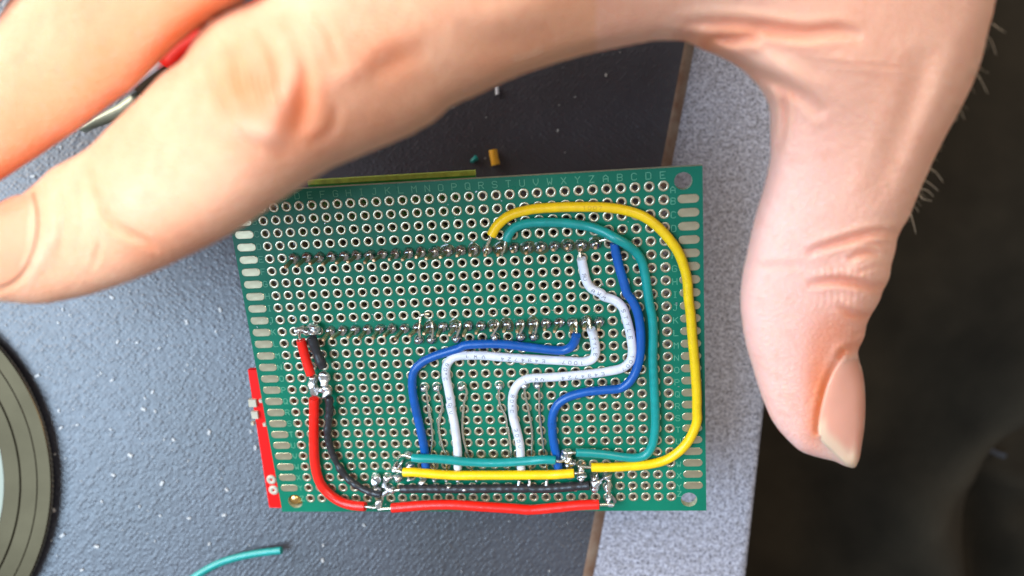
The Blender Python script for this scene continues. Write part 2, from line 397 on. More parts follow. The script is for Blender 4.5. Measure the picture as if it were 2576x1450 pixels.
# stroke font
G = {'A': [[(0, 0), (0, 4), (2, 6), (4, 4), (4, 0)], [(0, 2.4), (4, 2.4)]], 'B': [[(0, 0), (0, 6), (3, 6), (4, 5), (4, 4), (3, 3.1), (0, 3.1)], [(3, 3.1), (4, 2), (4, 1), (3, 0), (0, 0)]],
 'C': [[(4, 1), (3, 0), (1, 0), (0, 1), (0, 5), (1, 6), (3, 6), (4, 5)]], 'D': [[(0, 0), (0, 6), (3, 6), (4, 5), (4, 1), (3, 0), (0, 0)]], 'E': [[(4, 0), (0, 0), (0, 6), (4, 6)], [(0, 3), (3, 3)]],
 'F': [[(0, 0), (0, 6), (4, 6)], [(0, 3), (3, 3)]], 'G': [[(4, 5), (3, 6), (1, 6), (0, 5), (0, 1), (1, 0), (3, 0), (4, 1), (4, 2.8), (2.3, 2.8)]], 'H': [[(0, 0), (0, 6)], [(4, 0), (4, 6)], [(0, 3), (4, 3)]],
 'I': [[(1, 0), (3, 0)], [(2, 0), (2, 6)], [(1, 6), (3, 6)]], 'J': [[(0, 1), (1, 0), (2, 0), (3, 1), (3, 6), (1.5, 6)]], 'K': [[(0, 0), (0, 6)], [(4, 6), (0, 2.5)], [(1.4, 3.6), (4, 0)]],
 'L': [[(0, 6), (0, 0), (4, 0)]], 'M': [[(0, 0), (0, 6), (2, 3.4), (4, 6), (4, 0)]], 'N': [[(0, 0), (0, 6), (4, 0), (4, 6)]], 'O': [[(1, 0), (3, 0), (4, 1), (4, 5), (3, 6), (1, 6), (0, 5), (0, 1), (1, 0)]],
 'P': [[(0, 0), (0, 6), (3, 6), (4, 5), (4, 3.8), (3, 2.8), (0, 2.8)]], 'Q': [[(1, 0), (3, 0), (4, 1), (4, 5), (3, 6), (1, 6), (0, 5), (0, 1), (1, 0)], [(2.3, 1.7), (4.2, -.3)]],
 'R': [[(0, 0), (0, 6), (3, 6), (4, 5), (4, 3.9), (3, 3), (0, 3)], [(2, 3), (4, 0)]], 'S': [[(4, 5), (3, 6), (1, 6), (0, 5), (0, 4), (1, 3.1), (3, 3), (4, 2), (4, 1), (3, 0), (1, 0), (0, 1)]],
 'T': [[(0, 6), (4, 6)], [(2, 6), (2, 0)]], 'U': [[(0, 6), (0, 1), (1, 0), (3, 0), (4, 1), (4, 6)]], 'V': [[(0, 6), (0, 3), (2, 0), (4, 3), (4, 6)]], 'W': [[(0, 6), (.7, 0), (2, 2.8), (3.3, 0), (4, 6)]],
 'X': [[(0, 0), (4, 6)], [(0, 6), (4, 0)]], 'Y': [[(0, 6), (2, 3.2), (4, 6)], [(2, 3.2), (2, 0)]], 'Z': [[(0, 6), (4, 6), (0, 0), (4, 0)]],
 '0': [[(1, 0), (3, 0), (4, 1), (4, 5), (3, 6), (1, 6), (0, 5), (0, 1), (1, 0)]], '1': [[(1, 5), (2, 6), (2, 0)]], '2': [[(0, 5), (1, 6), (3, 6), (4, 5), (4, 4), (0, 0), (4, 0)]],
 '3': [[(0, 5), (1, 6), (3, 6), (4, 5), (4, 4), (3, 3), (1.5, 3)], [(3, 3), (4, 2), (4, 1), (3, 0), (1, 0), (0, 1)]], '4': [[(3, 0), (3, 6), (0, 2), (4, 2)]], '7': [[(0, 6), (4, 6), (1.5, 0)]],
 '8': [[(1, 3), (3, 3), (4, 4), (4, 5), (3, 6), (1, 6), (0, 5), (0, 4), (1, 3), (0, 2), (0, 1), (1, 0), (3, 0), (4, 1), (4, 2), (3, 3)]],
 '9': [[(0, 1), (1, 0), (3, 0), (4, 1), (4, 5), (3, 6), (1, 6), (0, 5), (0, 4), (1, 3), (4, 3)]], '-': [[(.3, 3), (3.7, 3)]], 'o': [[(1, 4), (2, 4), (2.4, 4.6), (2.4, 5.4), (2, 6), (1, 6), (.6, 5.4), (.6, 4.6), (1, 4)]],
 '~': [[(4, 0), (4, 6), (1, 6), (0, 5), (0, 4), (1, 3), (4, 3)], [(2, 3), (0, 0)]], ' ': []}
def stroke(mb, pts, wd, mapf, sub=1):
    for (a, b) in zip(pts[:-1], pts[1:]):
        a = np.array(a, float); b = np.array(b, float); d = b - a; L = np.linalg.norm(d)
        if L < 1e-6: continue
        d /= L; nn = np.array([-d[1], d[0]]) * wd / 2; a = a - d * wd * .4; b = b + d * wd * .4
        for i in range(sub):
            p0 = a + (b - a) * i / sub; p1 = a + (b - a) * (i + 1) / sub
            mb.add([mapf(*(p0 + nn)), mapf(*(p0 - nn)), mapf(*(p1 - nn)), mapf(*(p1 + nn))], [(0, 1, 2, 3)])
def flat_letter(mb, ch, x, y, wdt=.88, hgt=1.2, sw=.13, z=.02):
    for pl in G[ch]:
        pts = [((a - 2) / 4 * wdt, (b - 3) / 6 * hgt) for a, b in pl]
        stroke(mb, pts, sw, lambda p_, q: (x + p_, y + q, z))
AB = 'ABCDEFGHIJKLMNOPQRSTUVWXYZ'
mb = MB()
for c in range(31): x, y, _ = cell(c, -.78); flat_letter(mb, AB[c % 26], x - .1, y)
mb.build('column_letters', M['silk'], board)
mb = MB()
for r in range(26):
    yy = -.12 if r else -.3
    x, y, _ = cell(30.64, r - yy if r < 25 else 24.75); flat_letter(mb, AB[r], x, y, .8, 1.15)
mb.build('row_letters', M['silk'], board)
mb = MB()
for r in range(26): x, y, _ = cell(-.72, r); flat_letter(mb, AB[r], x, y, .8, 1.15)
mb.build('row_letters', M['silk'], board)

# solder joints
def blob_mesh(name, rad, hgt, seed, mat_, amp=.12, base=1.0):
    seg, rings = 18, 10; v = []; f = []
    for i in range(rings + 1):
        t = i / rings; a = t * math.pi / 2
        r_ = rad * (math.cos(a) ** .75) if t < 1 else 0.0
        z = hgt * math.sin(a)
        if t < .15: r_ = rad * base * (1 - t * .5)
        for j in range(seg):
            q = 2 * math.pi * j / seg; d = 1 + amp * noise.noise(Vector((math.cos(q) * 1.3 * (1 - t * .5), math.sin(q) * 1.3, seed * 3.1 + t * 1.6)))
            v.append((r_ * d * math.cos(q), r_ * d * math.sin(q), z * (1 + amp * noise.noise(Vector((seed, math.cos(q), math.sin(q)))) * (1 - t))))
    for i in range(rings):
        for j in range(seg): f.append((i * seg + j, i * seg + (j + 1) % seg, (i + 1) * seg + (j + 1) % seg, (i + 1) * seg + j))
    me = bpy.data.meshes.new(name); me.from_pydata([tuple(np.array(p) * MM) for p in v], [], f); me.materials.append(mat_)
    me.polygons.foreach_set('use_smooth', [True] * len(me.polygons)); return me
JB = [blob_mesh('solder_joint', 1.08, 1.25, s, M['solder_dull'], .22) for s in range(5)]
JS = [blob_mesh('solder_joint', .92, 1.15, s + 9, M['solder'], .16) for s in range(4)]
pv = [(-.3, -.3, 0), (.3, -.3, 0), (.3, .3, 0), (-.3, .3, 0), (-.3, -.3, .93), (.3, -.3, .93), (.3, .3, .93), (-.3, .3, .93), (-.2, -.2, 1), (.2, -.2, 1), (.2, .2, 1), (-.2, .2, 1)]
pf = [(0, 1, 5, 4), (1, 2, 6, 5), (2, 3, 7, 6), (3, 0, 4, 7), (4, 5, 9, 8), (5, 6, 10, 9), (6, 7, 11, 10), (7, 4, 8, 11), (8, 9, 10, 11)]
pin = bpy.data.meshes.new('header_pin'); pin.from_pydata([tuple(np.array(p) * MM) for p in pv], [], pf); pin.materials.append(M['pin']); pin.materials.append(M['pintip'])
pin.polygons.foreach_set('material_index', [0] * 4 + [1] * 5)
for (c, r) in hdr:
    p_ = cell(c, r, .05)
    if not (r == 10 and c < 4):
        inst('solder_joint', JB[rng.integers(5)], board, p_, (0, 0, rng.random() * 6), (1, 1, .85 + .35 * rng.random()))
        H = (5.4 if c < 16 else 4.4 if c < 20 else 3.4 if r == 4 else 4.8) + rng.normal() * .25
        inst('header_pin', pin, board, p_, (rng.normal() * .05, rng.normal() * .05, rng.normal() * .1), (1, 1, H))
for (c, r) in lrow: inst('solder_joint', JB[rng.integers(5)], board, cell(c, r, .05), (0, 0, rng.random() * 6), (.9, .9, 1))
for (c, r) in prow: inst('solder_joint', JS[rng.integers(4)], board, cell(c, r, .05), (0, 0, rng.random() * 6), (.92, .92, 1.35))
for (c, r) in botj:
    s = .85 + .25 * rng.random()
    inst('solder_joint', (JS + JB)[rng.integers(9)], board, cell(c, r, .05), (rng.normal() * .1, rng.normal() * .1, rng.random() * 6), (s, s, 1.0 + .9 * rng.random()))
# flux pools round the header joints
fm = blob_mesh('flux_pool', 1.28, .10, 33, M['flux'], .35)
for (c, r) in hdr:
    if rng.random() < .6 and c > 10: inst('flux_residue', fm, board, cell(c, r, .01) + np.array([0, rng.normal() * .15, 0]), (0, 0, rng.random() * 6), (1, 1 + .2 * rng.random(), 1))

def glob(name, pts, rad, mat_, wob=.7, seg=14, label=None, step=.12):
    c = spline(pts, step); n = len(c); t = np.linspace(0, 1, n); env = np.sqrt(np.clip(1 - (2 * t - 1)**6, 0, 1)) * .98 + .02
    rr = rad * env
    v_, f_ = tube(c, rr, seg)
    v_ = np.array([p_ + (p_ - c[i // seg]) * wob * noise.noise(Vector(p_ * .75 + 7)) for i, p_ in enumerate(v_)])
    o = mesh_obj(name, v_, f_, mat_, board)
    if label: o['label'] = label
    return o
def B(R_, pts):
    return [on_board(*R_(p_[0], p_[1]), p_[2]) for p_ in pts]
def wire(label, pts, mat_, rad=.88, ends=(None, None), wob=.03, sub=None, name='jumper_wire'):
    c = spline(pts, .3); rr = np.full(len(c), rad); rr[0] *= .96; rr[-1] *= .96
    v_, f_ = tube(c, rr, 18, wob=wob)
    o = mesh_obj(name, v_, f_, mat_, board); o['label'] = label
    md = o.modifiers.new('split', 'EDGE_SPLIT'); md.split_angle = math.radians(60)
    for e in ends:
        if e is None: continue
        q = spline(e, .15); v2, f2 = tube(q, .30, 10, wob=.12)
        mesh_obj('conductor', v2, f2, M['copper'], o)
    return o, c
# the yellow loop
yl = B(r2, [(385, 835, 1.9), (440, 740, 1.6), (560, 640, 1.3), (760, 580, 1.1), (1000, 558, 1), (1250, 552, 1), (1500, 558, 1), (1700, 587, 1), (1880, 650, 1), (2010, 745, 1), (2110, 850, 1), (2205, 980, 1), (2265, 1120, 1), (2302, 1270, 1)]) + \
     B(r4, [(2315, 100, 1), (2335, 250, 1), (2350, 450, 1), (2368, 650, 1), (2384, 850, 1), (2396, 1050, 1), (2396, 1200, 1)]) + B(r6, [(2398, 180, 1), (2368, 280, 1), (2310, 390, 1), (2220, 490, 1), (2100, 568, 1), (1950, 612, 1.1), (1750, 634, 1.5), (1550, 645, 2), (1365, 645, 2.3)])
yo, yc = wire('long yellow wire looping round the right side of the board', yl, M['yellow'], .93,
     ((B(r2, [(385, 840, 1.9), (365, 890, 1.6), (335, 950, 1.3)])), B(r6, [(1365, 645, 2.3), (1290, 637, 2.3), (1235, 632, 2.3)])))
yl2 = B(rb, [(668, 588, 2.2), (780, 585, 2.3), (960, 600, 2.3), (1300, 625, 2.2), (1700, 625, 2.2), (2575, 618, 2.2)]) + B(r6, [(1050, 712, 2.3), (1195, 702, 2.3)])
yo2, yc2 = wire('short straight yellow wire along the lower edge', yl2, M['yellow'], .95, (B(rb, [(668, 588, 2.2), (610, 572, 2.1), (560, 560, 1.8)]), B(r6, [(1195, 702, 2.3), (1245, 700, 2.3), (1290, 690, 1.9)])))
tl = B(r2, [(535, 880, 1.8), (560, 815, 1.8), (620, 752, 1.5), (750, 712, 1.2), (950, 703, 1.1), (1150, 715, 1.1), (1350, 748, 1.3), (1500, 802, 2), (1600, 860, 2.7), (1700, 915, 2.4), (1790, 985, 1.5), (1850, 1070, 1.1), (1885, 1190, 1), (1910, 1340, 1)]) + \
     B(r4, [(1935, 150, 1), (1962, 300, 1), (1970, 450, 1), (1966, 700, 1), (1975, 900, 1), (1985, 1100, 1), (1990, 1250, 1)]) + B(r6, [(1990, 150, 1), (1985, 300, 1), (1960, 430, 1), (1900, 520, 1), (1800, 550, 1), (1680, 545, 1.1), (1550, 525, 1.4), (1350, 505, 2), (1215, 500, 2.4)])
wire('long teal wire inside the yellow loop', tl, M['teal'], .88, (B(r2, [(530, 885, 1.8), (515, 950, 1.6), (490, 1020, .6)]), B(r6, [(1215, 500, 2.4), (1170, 500, 2.4), (1110, 510, 2.2)])))
tl2 = B(rb, [(780, 400, 2.6), (880, 410, 2.7), (1100, 415, 2.6), (1500, 455, 2.2), (1900, 465, 2.2), (2300, 440, 2.3)]) + B(r6, [(900, 570, 2.6), (1015, 575, 2.6)])
wire('short teal wire crossing over the blue and white wire ends', tl2, M['teal'], .9, (B(rb, [(780, 395, 2.6), (700, 372, 2.4), (630, 375, 2), (600, 410, .8)]), B(r6, [(1015, 580, 2.6), (1060, 585, 2.6), (1110, 570, 2.4)])))
bl = B(r2, [(1592, 905, 1.5), (1605, 1000, 1.2), (1640, 1150, 1), (1685, 1300, 1), (1715, 1400, 1)]) + B(r4, [(1760, 110, 1), (1815, 230, 1), (1842, 380, 1), (1848, 520, 1), (1835, 680, 1), (1795, 820, 1), (1730, 920, 1), (1650, 975, 1), (1500, 992, 1), (1300, 1015, 1), (1140, 1062, 1), (1040, 1130, 1), (990, 1230, 1), (978, 1350, 1)]) + \
     B(r6, [(983, 200, 1), (985, 320, 1), (1005, 450, 1), (1030, 545, .95), (1042, 660, .9)])
wire('blue wire curving down right of the white wire', bl, M['blue'], .88, (B(r2, [(1590, 900, 1.5), (1510, 872, 1.6), (1440, 885, 1.4)]), B(r6, [(1042, 655, .9), (1060, 720, .4)])))
bl2 = B(r4, [(1218, 455, 2.4), (1200, 520, 1.6), (1160, 575, 1.2), (1095, 602, 1), (1000, 602, 1), (800, 580, 1), (500, 545, 1), (300, 543, 1), (120, 558, 1)]) + B(r3, [(2400, 610, 1), (2150, 690, 1), (2010, 760, 1), (1930, 850, 1), (1912, 1000, 1), (1930, 1150, 1), (1962, 1300, 1)]) + \
      B(r5, [(1940, 30, 1), (1960, 130, 1), (1990, 260, 1), (2020, 400, 1), (2040, 520, .95), (2052, 690, .9)])
wire('blue wire left of the white wires, bent over the lower rows', bl2, M['blue'], .88, (B(r4, [(1215, 440, 2.4), (1215, 380, 1.8), (1200, 320, 1.2)]), None))
wl = B(r4, [(1360, 395, 2.0), (1385, 470, 1.4), (1402, 560, 1), (1405, 630, 1), (1380, 685, 1), (1310, 712, 1), (1100, 706, 1), (800, 690, 1), (500, 672, 1), (300, 655, 1), (120, 655, 1)]) + B(r3, [(2480, 683, 1), (2340, 705, 1), (2270, 780, 1), (2258, 880, 1), (2280, 1010, 1), (2312, 1200, 1)]) + \
     B(r5, [(2300, 20, 1), (2335, 180, 1), (2362, 350, 1), (2378, 520, .95), (2380, 690, .9)])
wo1, wc1 = wire('white wire with printed text, left one', wl, M['white'], .88, (B(r4, [(1358, 395, 2.0), (1345, 350, 1.8), (1320, 310, 1.3)]), None))
wr = B(r2, [(1265, 1055, 1.6), (1285, 1150, 1.1), (1310, 1260, 1), (1360, 1345, 1), (1470, 1405, 1)]) + B(r4, [(1480, 75, 1), (1590, 115, 1), (1665, 180, 1), (1705, 290, 1), (1735, 400, 1), (1755, 510, 1), (1765, 610, 1), (1745, 710, 1), (1670, 775, 1), (1530, 810, 1), (1200, 850, 1), (900, 872, 1), (760, 880, 1), (660, 925, 1), (605, 1010, 1), (590, 1130, 1), (600, 1250, 1)]) + \
     B(r6, [(592, 20, 1), (600, 150, 1), (635, 280, 1), (665, 420, 1), (675, 560, .95), (678, 665, .9)])
wo2, wc2 = wire('white wire with printed text, right one with three bends', wr, M['white'], .88, (B(r2, [(1262, 1050, 1.6), (1250, 1000, 1.4), (1240, 950, .9)]), None))
wire('short red wire at the upper left of the board', B(r3, [(768, 530, 2.6), (800, 650, 2.3), (838, 780, 2.2), (872, 885, 2.2)]), M['red'], .95, (B(r3, [(765, 530, 2.6), (755, 480, 2), (755, 430, 1.2)]), None))
wire('long red wire curving down the left side of the board', B(r3, [(903, 1130, 2.2), (905, 1300, 1.8)]) + B(r5, [(905, 0, 1.4), (903, 200, 1.2), (903, 400, 1), (908, 560, 1), (928, 720, 1), (975, 850, 1.1), (1060, 950, 1.2), (1180, 1030, 1.6), (1310, 1068, 2.2), (1430, 1078, 2.6)]), M['red'], 1.0,
     (None, B(rb, [(160, 1025, 2.6), (240, 1035, 2.6), (320, 1040, 2.6)])))
wire('straight red wire along the bottom edge of the board', B(rb, [(520, 1045, 2.8), (700, 1030, 2.8), (1000, 1008, 2.8), (1300, 1005, 2.8), (1700, 1030, 2.8), (2100, 1055, 2.8)]) + B(r6, [(760, 1060, 2.8), (1000, 1040, 2.8), (1250, 1015, 2.8), (1440, 1008, 2.8)]), M['red'], 1.02,
     (B(rb, [(520, 1050, 2.8), (430, 1055, 2.7), (340, 1065, 2.5)]), B(r6, [(1440, 1010, 2.8), (1510, 1008, 2.6), (1590, 1010, 2.4)])))
wire('short scorched black wire beside the short red one', B(r3, [(880, 500, 2.6), (915, 610, 2.4), (955, 710, 2.4), (1000, 812, 2.4)]), M['black'], .95, wob=.25)
wire('black wire curving from the left joints to the bottom edge', B(r3, [(1062, 1120, 2.4), (1062, 1200, 2.2), (1055, 1330, 1.9)]) + B(r5, [(1075, 60, 1.8), (1058, 180, 1.6), (1042, 330, 1.4), (1062, 440, 1.3), (1100, 550, 1.2), (1160, 670, 1.2), (1250, 790, 1.4), (1380, 885, 1.8), (1490, 935, 2.2), (1590, 957, 2.4)]), M['black'], .76, wob=.3)
wire('melted black wire under the straight yellow one', B(rb, [(630, 805, 1.5), (850, 800, 1.4), (1100, 800, 1.3), (1500, 800, 1.3), (1900, 795, 1.3), (2300, 795, 1.3)]) + B(r6, [(800, 855, 1.3), (1000, 848, 1.4), (1200, 832, 1.5), (1345, 822, 1.6)]), M['black'], .90,
     (B(rb, [(630, 810, 1.5), (560, 820, 1.5), (480, 830, 1.5)]), None), wob=.16)
# stripped white wire ends
for R_, pts in [(rb, [(1320, 500, 1.1), (1310, 560, .8)]), (rb, [(1390, 500, 1.1), (1395, 560, .8)]), (rb, [(2140, 500, 1.1), (2135, 560, .8)]), (rb, [(2205, 500, 1.1), (2208, 560, .8)])]:
    pass

# bare links
def bare(pts, rad=.26, wob=.12, name='bare_wire'):
    c = spline(pts, .2); v_, f_ = tube(c, rad, 10, wob=wob); return mesh_obj(name, v_, f_, M['copper'], board)
bw = [B(r3, [(2048, 995, 1.3), (2058, 1060, .9), (2068, 1160, .6), (2090, 1340, .5)]) + B(r5, [(2078, 30, .5), (2108, 250, .5), (2118, 400, .5), (2105, 530, .6)]) + B(rb, [(1050, 480, .8), (1075, 540, .8)]),
      B(r3, [(2168, 995, 1.3), (2185, 1080, .8), (2222, 1190, .6), (2195, 1300, .5), (2178, 1400, .5)]) + B(r5, [(2222, 60, .5), (2185, 180, .5), (2190, 330, .5), (2225, 480, .5), (2255, 545, .6)]) + B(rb, [(1220, 500, .8), (1230, 560, .8)]),
      B(r3, [(2440, 990, 1.3), (2472, 1060, .8), (2448, 1150, .6), (2432, 1300, .5)]) + B(rb, [(1425, 30, .5), (1440, 160, .5), (1470, 280, .5), (1500, 390, .6), (1550, 560, .8)]),
      B(r4, [(465, 930, 1.3), (460, 1020, .8), (472, 1140, .6), (525, 1250, .5), (545, 1400, .5)]) + B(r6, [(545, 250, .5), (572, 420, .5), (575, 560, .6), (552, 665, .8)]),
      B(r4, [(722, 950, 1.2), (712, 1000, .8), (745, 1170, .6), (772, 1300, .5)]) + B(r6, [(762, 150, .5), (782, 280, .5), (785, 400, .5), (780, 540, .6), (768, 650, .7), (755, 770, .8), (752, 820, .9)]),
      B(r4, [(850, 945, 1.3), (856, 1050, .8), (856, 1200, .6), (868, 1350, .5)]) + B(r6, [(862, 160, .5), (880, 330, .5), (905, 520, .6), (930, 650, .7), (935, 800, .9)])]
for p_ in bw: bare(p_)
for pts in [(r3, [(2000, 270, .4), (1990, 340, .9), (1982, 400, 1.5), (1988, 470, 1.4), (1990, 510, 1.2)]), (r3, [(2090, 265, .4), (2030, 265, .7), (1995, 285, .6)]), (r3, [(2110, 340, 1.2), (2120, 400, 1.7), (2122, 470, 1.4), (2115, 515, 1.2)]),
            (r3, [(2395, 335, 1.2), (2405, 370, 1.7), (2385, 440, 1.4), (2370, 490, 1.2)]), (r4, [(75, 320, 1.2), (82, 370, 1.7), (65, 430, 1.4), (45, 480, 1.2)]), (r4, [(435, 310, 1.2), (455, 345, 1.8), (430, 400, 1.6), (390, 470, 1.2)]),
            (r4, [(688, 310, 1.2), (698, 350, 1.8), (685, 400, 1.5), (660, 450, 1.2)]), (r4, [(825, 300, 1.2), (832, 345, 1.8), (825, 400, 1.5), (815, 440, 1.2)]), (r4, [(1210, 300, 1.3), (1218, 350, 1.8), (1215, 420, 1.9)]), (r4, [(1330, 280, 1.3), (1345, 320, 1.7), (1352, 390, 1.9)])]:
    bare(B(pts[0], pts[1]), .28)
# heavy solder at the left power joints
glob('solder_joint', B(r3, [(885, 890, 2.0), (890, 950, 1.8), (905, 1020, 1.7), (905, 1110, 2.0)]), .95, M['solder'], .9)
glob('solder_joint', B(r3, [(1010, 850, 2.0), (1005, 920, 1.9), (1000, 1000, 2.0)]), .95, M['solder'], .9)
glob('solder_joint', B(r3, [(970, 1030, 1.2), (1020, 1050, 1.6), (1055, 1110, 2.0)]), 1.05, M['solder'], 1.0)
glob('solder_joint', B(r3, [(895, 370, 1.8), (905, 420, 1.6), (900, 470, 1.6)]), 1.15, M['solder'], .8)
glob('solder_joint', B(r3, [(730, 430, .6), (760, 430, 1.0), (800, 440, .8)]), .85, M['solder'], 1.0)
glob('solder_joint', B(r3, [(820, 450, .6), (850, 430, 1.0)]), .7, M['solder_dull'], 1.0)
# lower left cluster
for R_, pts, rad in [(rb, [(300, 620, 1.2), (330, 680, 1.2), (290, 720, .8)], .95), (rb, [(435, 630, 1.2), (430, 700, 1.0), (430, 790, .9)], .55), (rb, [(480, 630, .8), (500, 660, .8)], .7),
                     (rb, [(550, 530, 1.4), (560, 560, 1.2)], .8), (rb, [(610, 480, 1.0), (640, 500, 1.0)], .8), (rb, [(600, 620, .9), (600, 690, .8)], .8), (rb, [(740, 480, 1.2), (745, 500, 1.2)], .85), (rb, [(735, 320, .7), (740, 350, .7)], .75),
                     (rb, [(740, 670, .9), (750, 700, .9)], .5), (rb, [(890, 680, .9), (930, 720, .9)], .75), (rb, [(460, 830, 1.4), (560, 810, 1.4)], .75), (rb, [(380, 890, 2.0), (440, 860, 1.8), (510, 800, 1.2)], .55),
                     (rb, [(230, 950, 1.6), (260, 940, 1.6)], .45), (rb, [(250, 1030, 2.2), (290, 1040, 2.2)], .6), (rb, [(380, 930, 2.2), (350, 990, 2.4), (325, 1050, 2.4)], .72), (rb, [(345, 795, 1.2), (340, 810, 1.2)], .5),
                     (rb, [(1025, 790, 1.9), (1030, 800, 1.9)], .45), (rb, [(945, 815, 2.0), (950, 830, 2.0)], .45), (rb, [(880, 785, 2.1), (885, 800, 2.1)], .4), (rb, [(1450, 795, 1.9), (1450, 820, 1.9)], .5), (rb, [(1235, 760, 1.7), (1250, 790, 1.7)], .5)]:
    glob('solder_joint', B(R_, pts), rad, M['solder'] if rad > .48 else M['solder_dull'], .9)
for x in (1065, 1220, 1370, 1610): glob('clipped_lead', B(rb, [(x, 680, .8), (x - 8, 715, .9)]), .35, M['solder'], .8)
for x in (2150, 2290, 2510): glob('clipped_lead', B(rb, [(x, 685, 1.0), (x - 8, 770, 1.6)]), .42, M['solder'], .6)
# lower right cluster
for pts, rad, mt in [([(265, 210, 1.8), (240, 300, 2.0), (230, 380, 2.0)], .9, 'solder'), ([(230, 430, 2.4), (310, 430, 2.4), (360, 350, 2.4)], .45, 'copper'), ([(380, 400, 1.2), (385, 500, .8)], .8, 'solder_dull'),
                     ([(560, 560, 2.0), (580, 640, 2.0)], .62, 'solder'), ([(560, 680, 1.2), (570, 760, .9)], .9, 'solder'), ([(520, 440, .6), (540, 460, .6)], 1.0, 'solder_dull'), ([(600, 430, .9), (620, 470, .9)], .55, 'pintip'),
                     ([(800, 760, 1.0), (830, 850, 1.2), (850, 920, .9)], 1.0, 'solder'), ([(830, 690, 1.2), (880, 700, 1.2)], .8, 'solder_dull'), ([(1060, 670, 1.2), (1080, 720, 1.3)], 1.05, 'solder'), ([(1020, 860, .8), (1110, 900, .8)], .95, 'solder'),
                     ([(1030, 1090, .7), (1050, 1110, .7)], 1.0, 'solder'), ([(1095, 1060, 1.4), (1095, 1150, 2.0), (1070, 1260, 2.4)], .5, 'solder'), ([(1060, 1250, 2.4), (1200, 1265, 2.4)], .45, 'solder'), ([(1120, 1050, .8), (1180, 1140, .6), (1220, 1230, .5)], .3, 'solder_dull'),
                     ([(940, 760, .8), (950, 790, .8)], .45, 'solder'), ([(90, 910, 2.0), (110, 920, 2.0)], .4, 'solder'), ([(410, 990, 1.8), (480, 970, 1.6)], .38, 'solder'), ([(620, 880, 2.2), (635, 890, 2.2)], .35, 'solder'), ([(1500, 950, .3), (1520, 1010, .25)], .28, 'solder')]:
    glob('solder_joint', B(rc, pts), rad, M[mt], .75)
bare(B(rc, [(1095, 780, 1.8), (1095, 900, 1.9), (1085, 1060, 1.9)]), .42)
# flecks of solder and dust on the mask
mb = MB()
for i in range(150):
    c = rng.uniform(-2, 31); r = rng.uniform(-.8, 25.8) if i > 60 else 9.0 + rng.normal() * .5
    s = abs(rng.normal()) * .05 + .03; p_ = cell(c, r, s * .5)
    a = rng.random() * 3; mb.box(p_, (s * 2.4, s, s), np.array([[math.cos(a), -math.sin(a), 0], [math.sin(a), math.cos(a), 0], [0, 0, 1]]))
o = mb.build('solder_flecks', M['solder'], board); o['kind'] = 'stuff'

# printing on the white wires
def wire_text(parent, c, rad, text, start, pitch=1.02, hgt=.62, wdt=.52, sw=.085, phi0=0.0, mat_=M['ink'], name='printed_text'):
    seg = np.linalg.norm(np.diff(c, axis=0), axis=1); S_ = np.concatenate([[0], np.cumsum(seg)]); t, s_, nn = frames(c)
    def mp(x, y):
        q = np.interp(x, S_, np.arange(len(S_))); i = int(min(q, len(c) - 2)); fr = q - i
        cc = c[i] * (1 - fr) + c[i + 1] * fr; sd = s_[i] * (1 - fr) + s_[i + 1] * fr; up = nn[i] * (1 - fr) + nn[i + 1] * fr
        a = phi0 + y / rad; return cc - sd * math.sin(a) * (rad + .03) + up * math.cos(a) * (rad + .03)
    mb = MB(); x = start
    for ch in text:
        for pl in G.get(ch, []):
            stroke(mb, [(x + (a) / 4 * wdt, (b - 3) / 6 * hgt) for a, b in pl], sw, mp, 3)
        x += pitch
    o = mb.build(name, mat_, parent)
wire_text(wo2, wc2, .88, '~U', 3.0, pitch=.75)
def arc(c): return np.concatenate([[0], np.cumsum(np.linalg.norm(np.diff(c, axis=0), axis=1))])
def s_at(c, R_, x, y):
    p_ = on_board(*R_(x, y), .9); return arc(c)[np.argmin(np.linalg.norm(c[:, :2] - p_[:2], axis=1))]
for txt, R_, x, y, x2, y2 in [('AWM', r4, 1355, 20, 1525, 95), ('STYLE', r4, 1650, 205, 1735, 490), ('1007', r4, 1740, 640, 1655, 775), ('E494724', r4, 1485, 815, 1070, 865), ('VW-1', r4, 900, 870, 690, 890), ('80oC', r4, 592, 1020, 575, 1200), ('300V', r6, 600, 250, 640, 440)]:
    a, b = s_at(wc2, R_, x, y), s_at(wc2, R_, x2, y2); wire_text(wo2, wc2, .88, txt, a, pitch=(b - a) / len(txt) * 1.08)
for txt, R_, x, y, x2, y2 in [('TYLE', r4, 1370, 445, 1410, 660), ('1007', r4, 1280, 712, 1070, 708), ('E494724', r4, 910, 695, 485, 665), ('VW-1', r4, 325, 645, 105, 640), ('80oC', r3, 2250, 740, 2262, 930), ('300V', r3, 2270, 1090, 2300, 1290)]:
    a, b = s_at(wc1, R_, x, y), s_at(wc1, R_, x2, y2); wire_text(wo1, wc1, .88, txt, a, pitch=(b - a) / len(txt) * 1.08)
a = s_at(yc, r2, 1290, 555); wire_text(yo, yc, .93, '1007', a, mat_=M['yink'], pitch=.95, sw=.07)

# parts on the far side of the board
g = on_board(775, 466, -12); g2 = on_board(1195, 441, -12)
mb = MB(); mb.box(((g[0] + g2[0]) / 2, (g[1] + g2[1]) / 2 - 6, -12.6), (g2[0] - g[0], 12, 1.2)); mb.build('module_board', M['modgreen'], board)
mb = MB(); mb.box(((g[0] + g2[0]) / 2, (g[1] + g2[1]) / 2 + .45, -12.6), (g2[0] - g[0] + .05, .9, 1.25)); mb.build('module_edge', M['modedge'], board)
mb = MB(); mb.box((-4, 14.0, -8.4), (60, 24, 7.0)); mb.build('header_socket', M['blackplastic'], board)
mb = MB()
for r in (4, 10): mb.box(((13.5 - 15) * P, (12.5 - r) * P, -3.2), (24 * P, 2.5, 3.2))
mb.build('pin_header', M['blackplastic'], board)
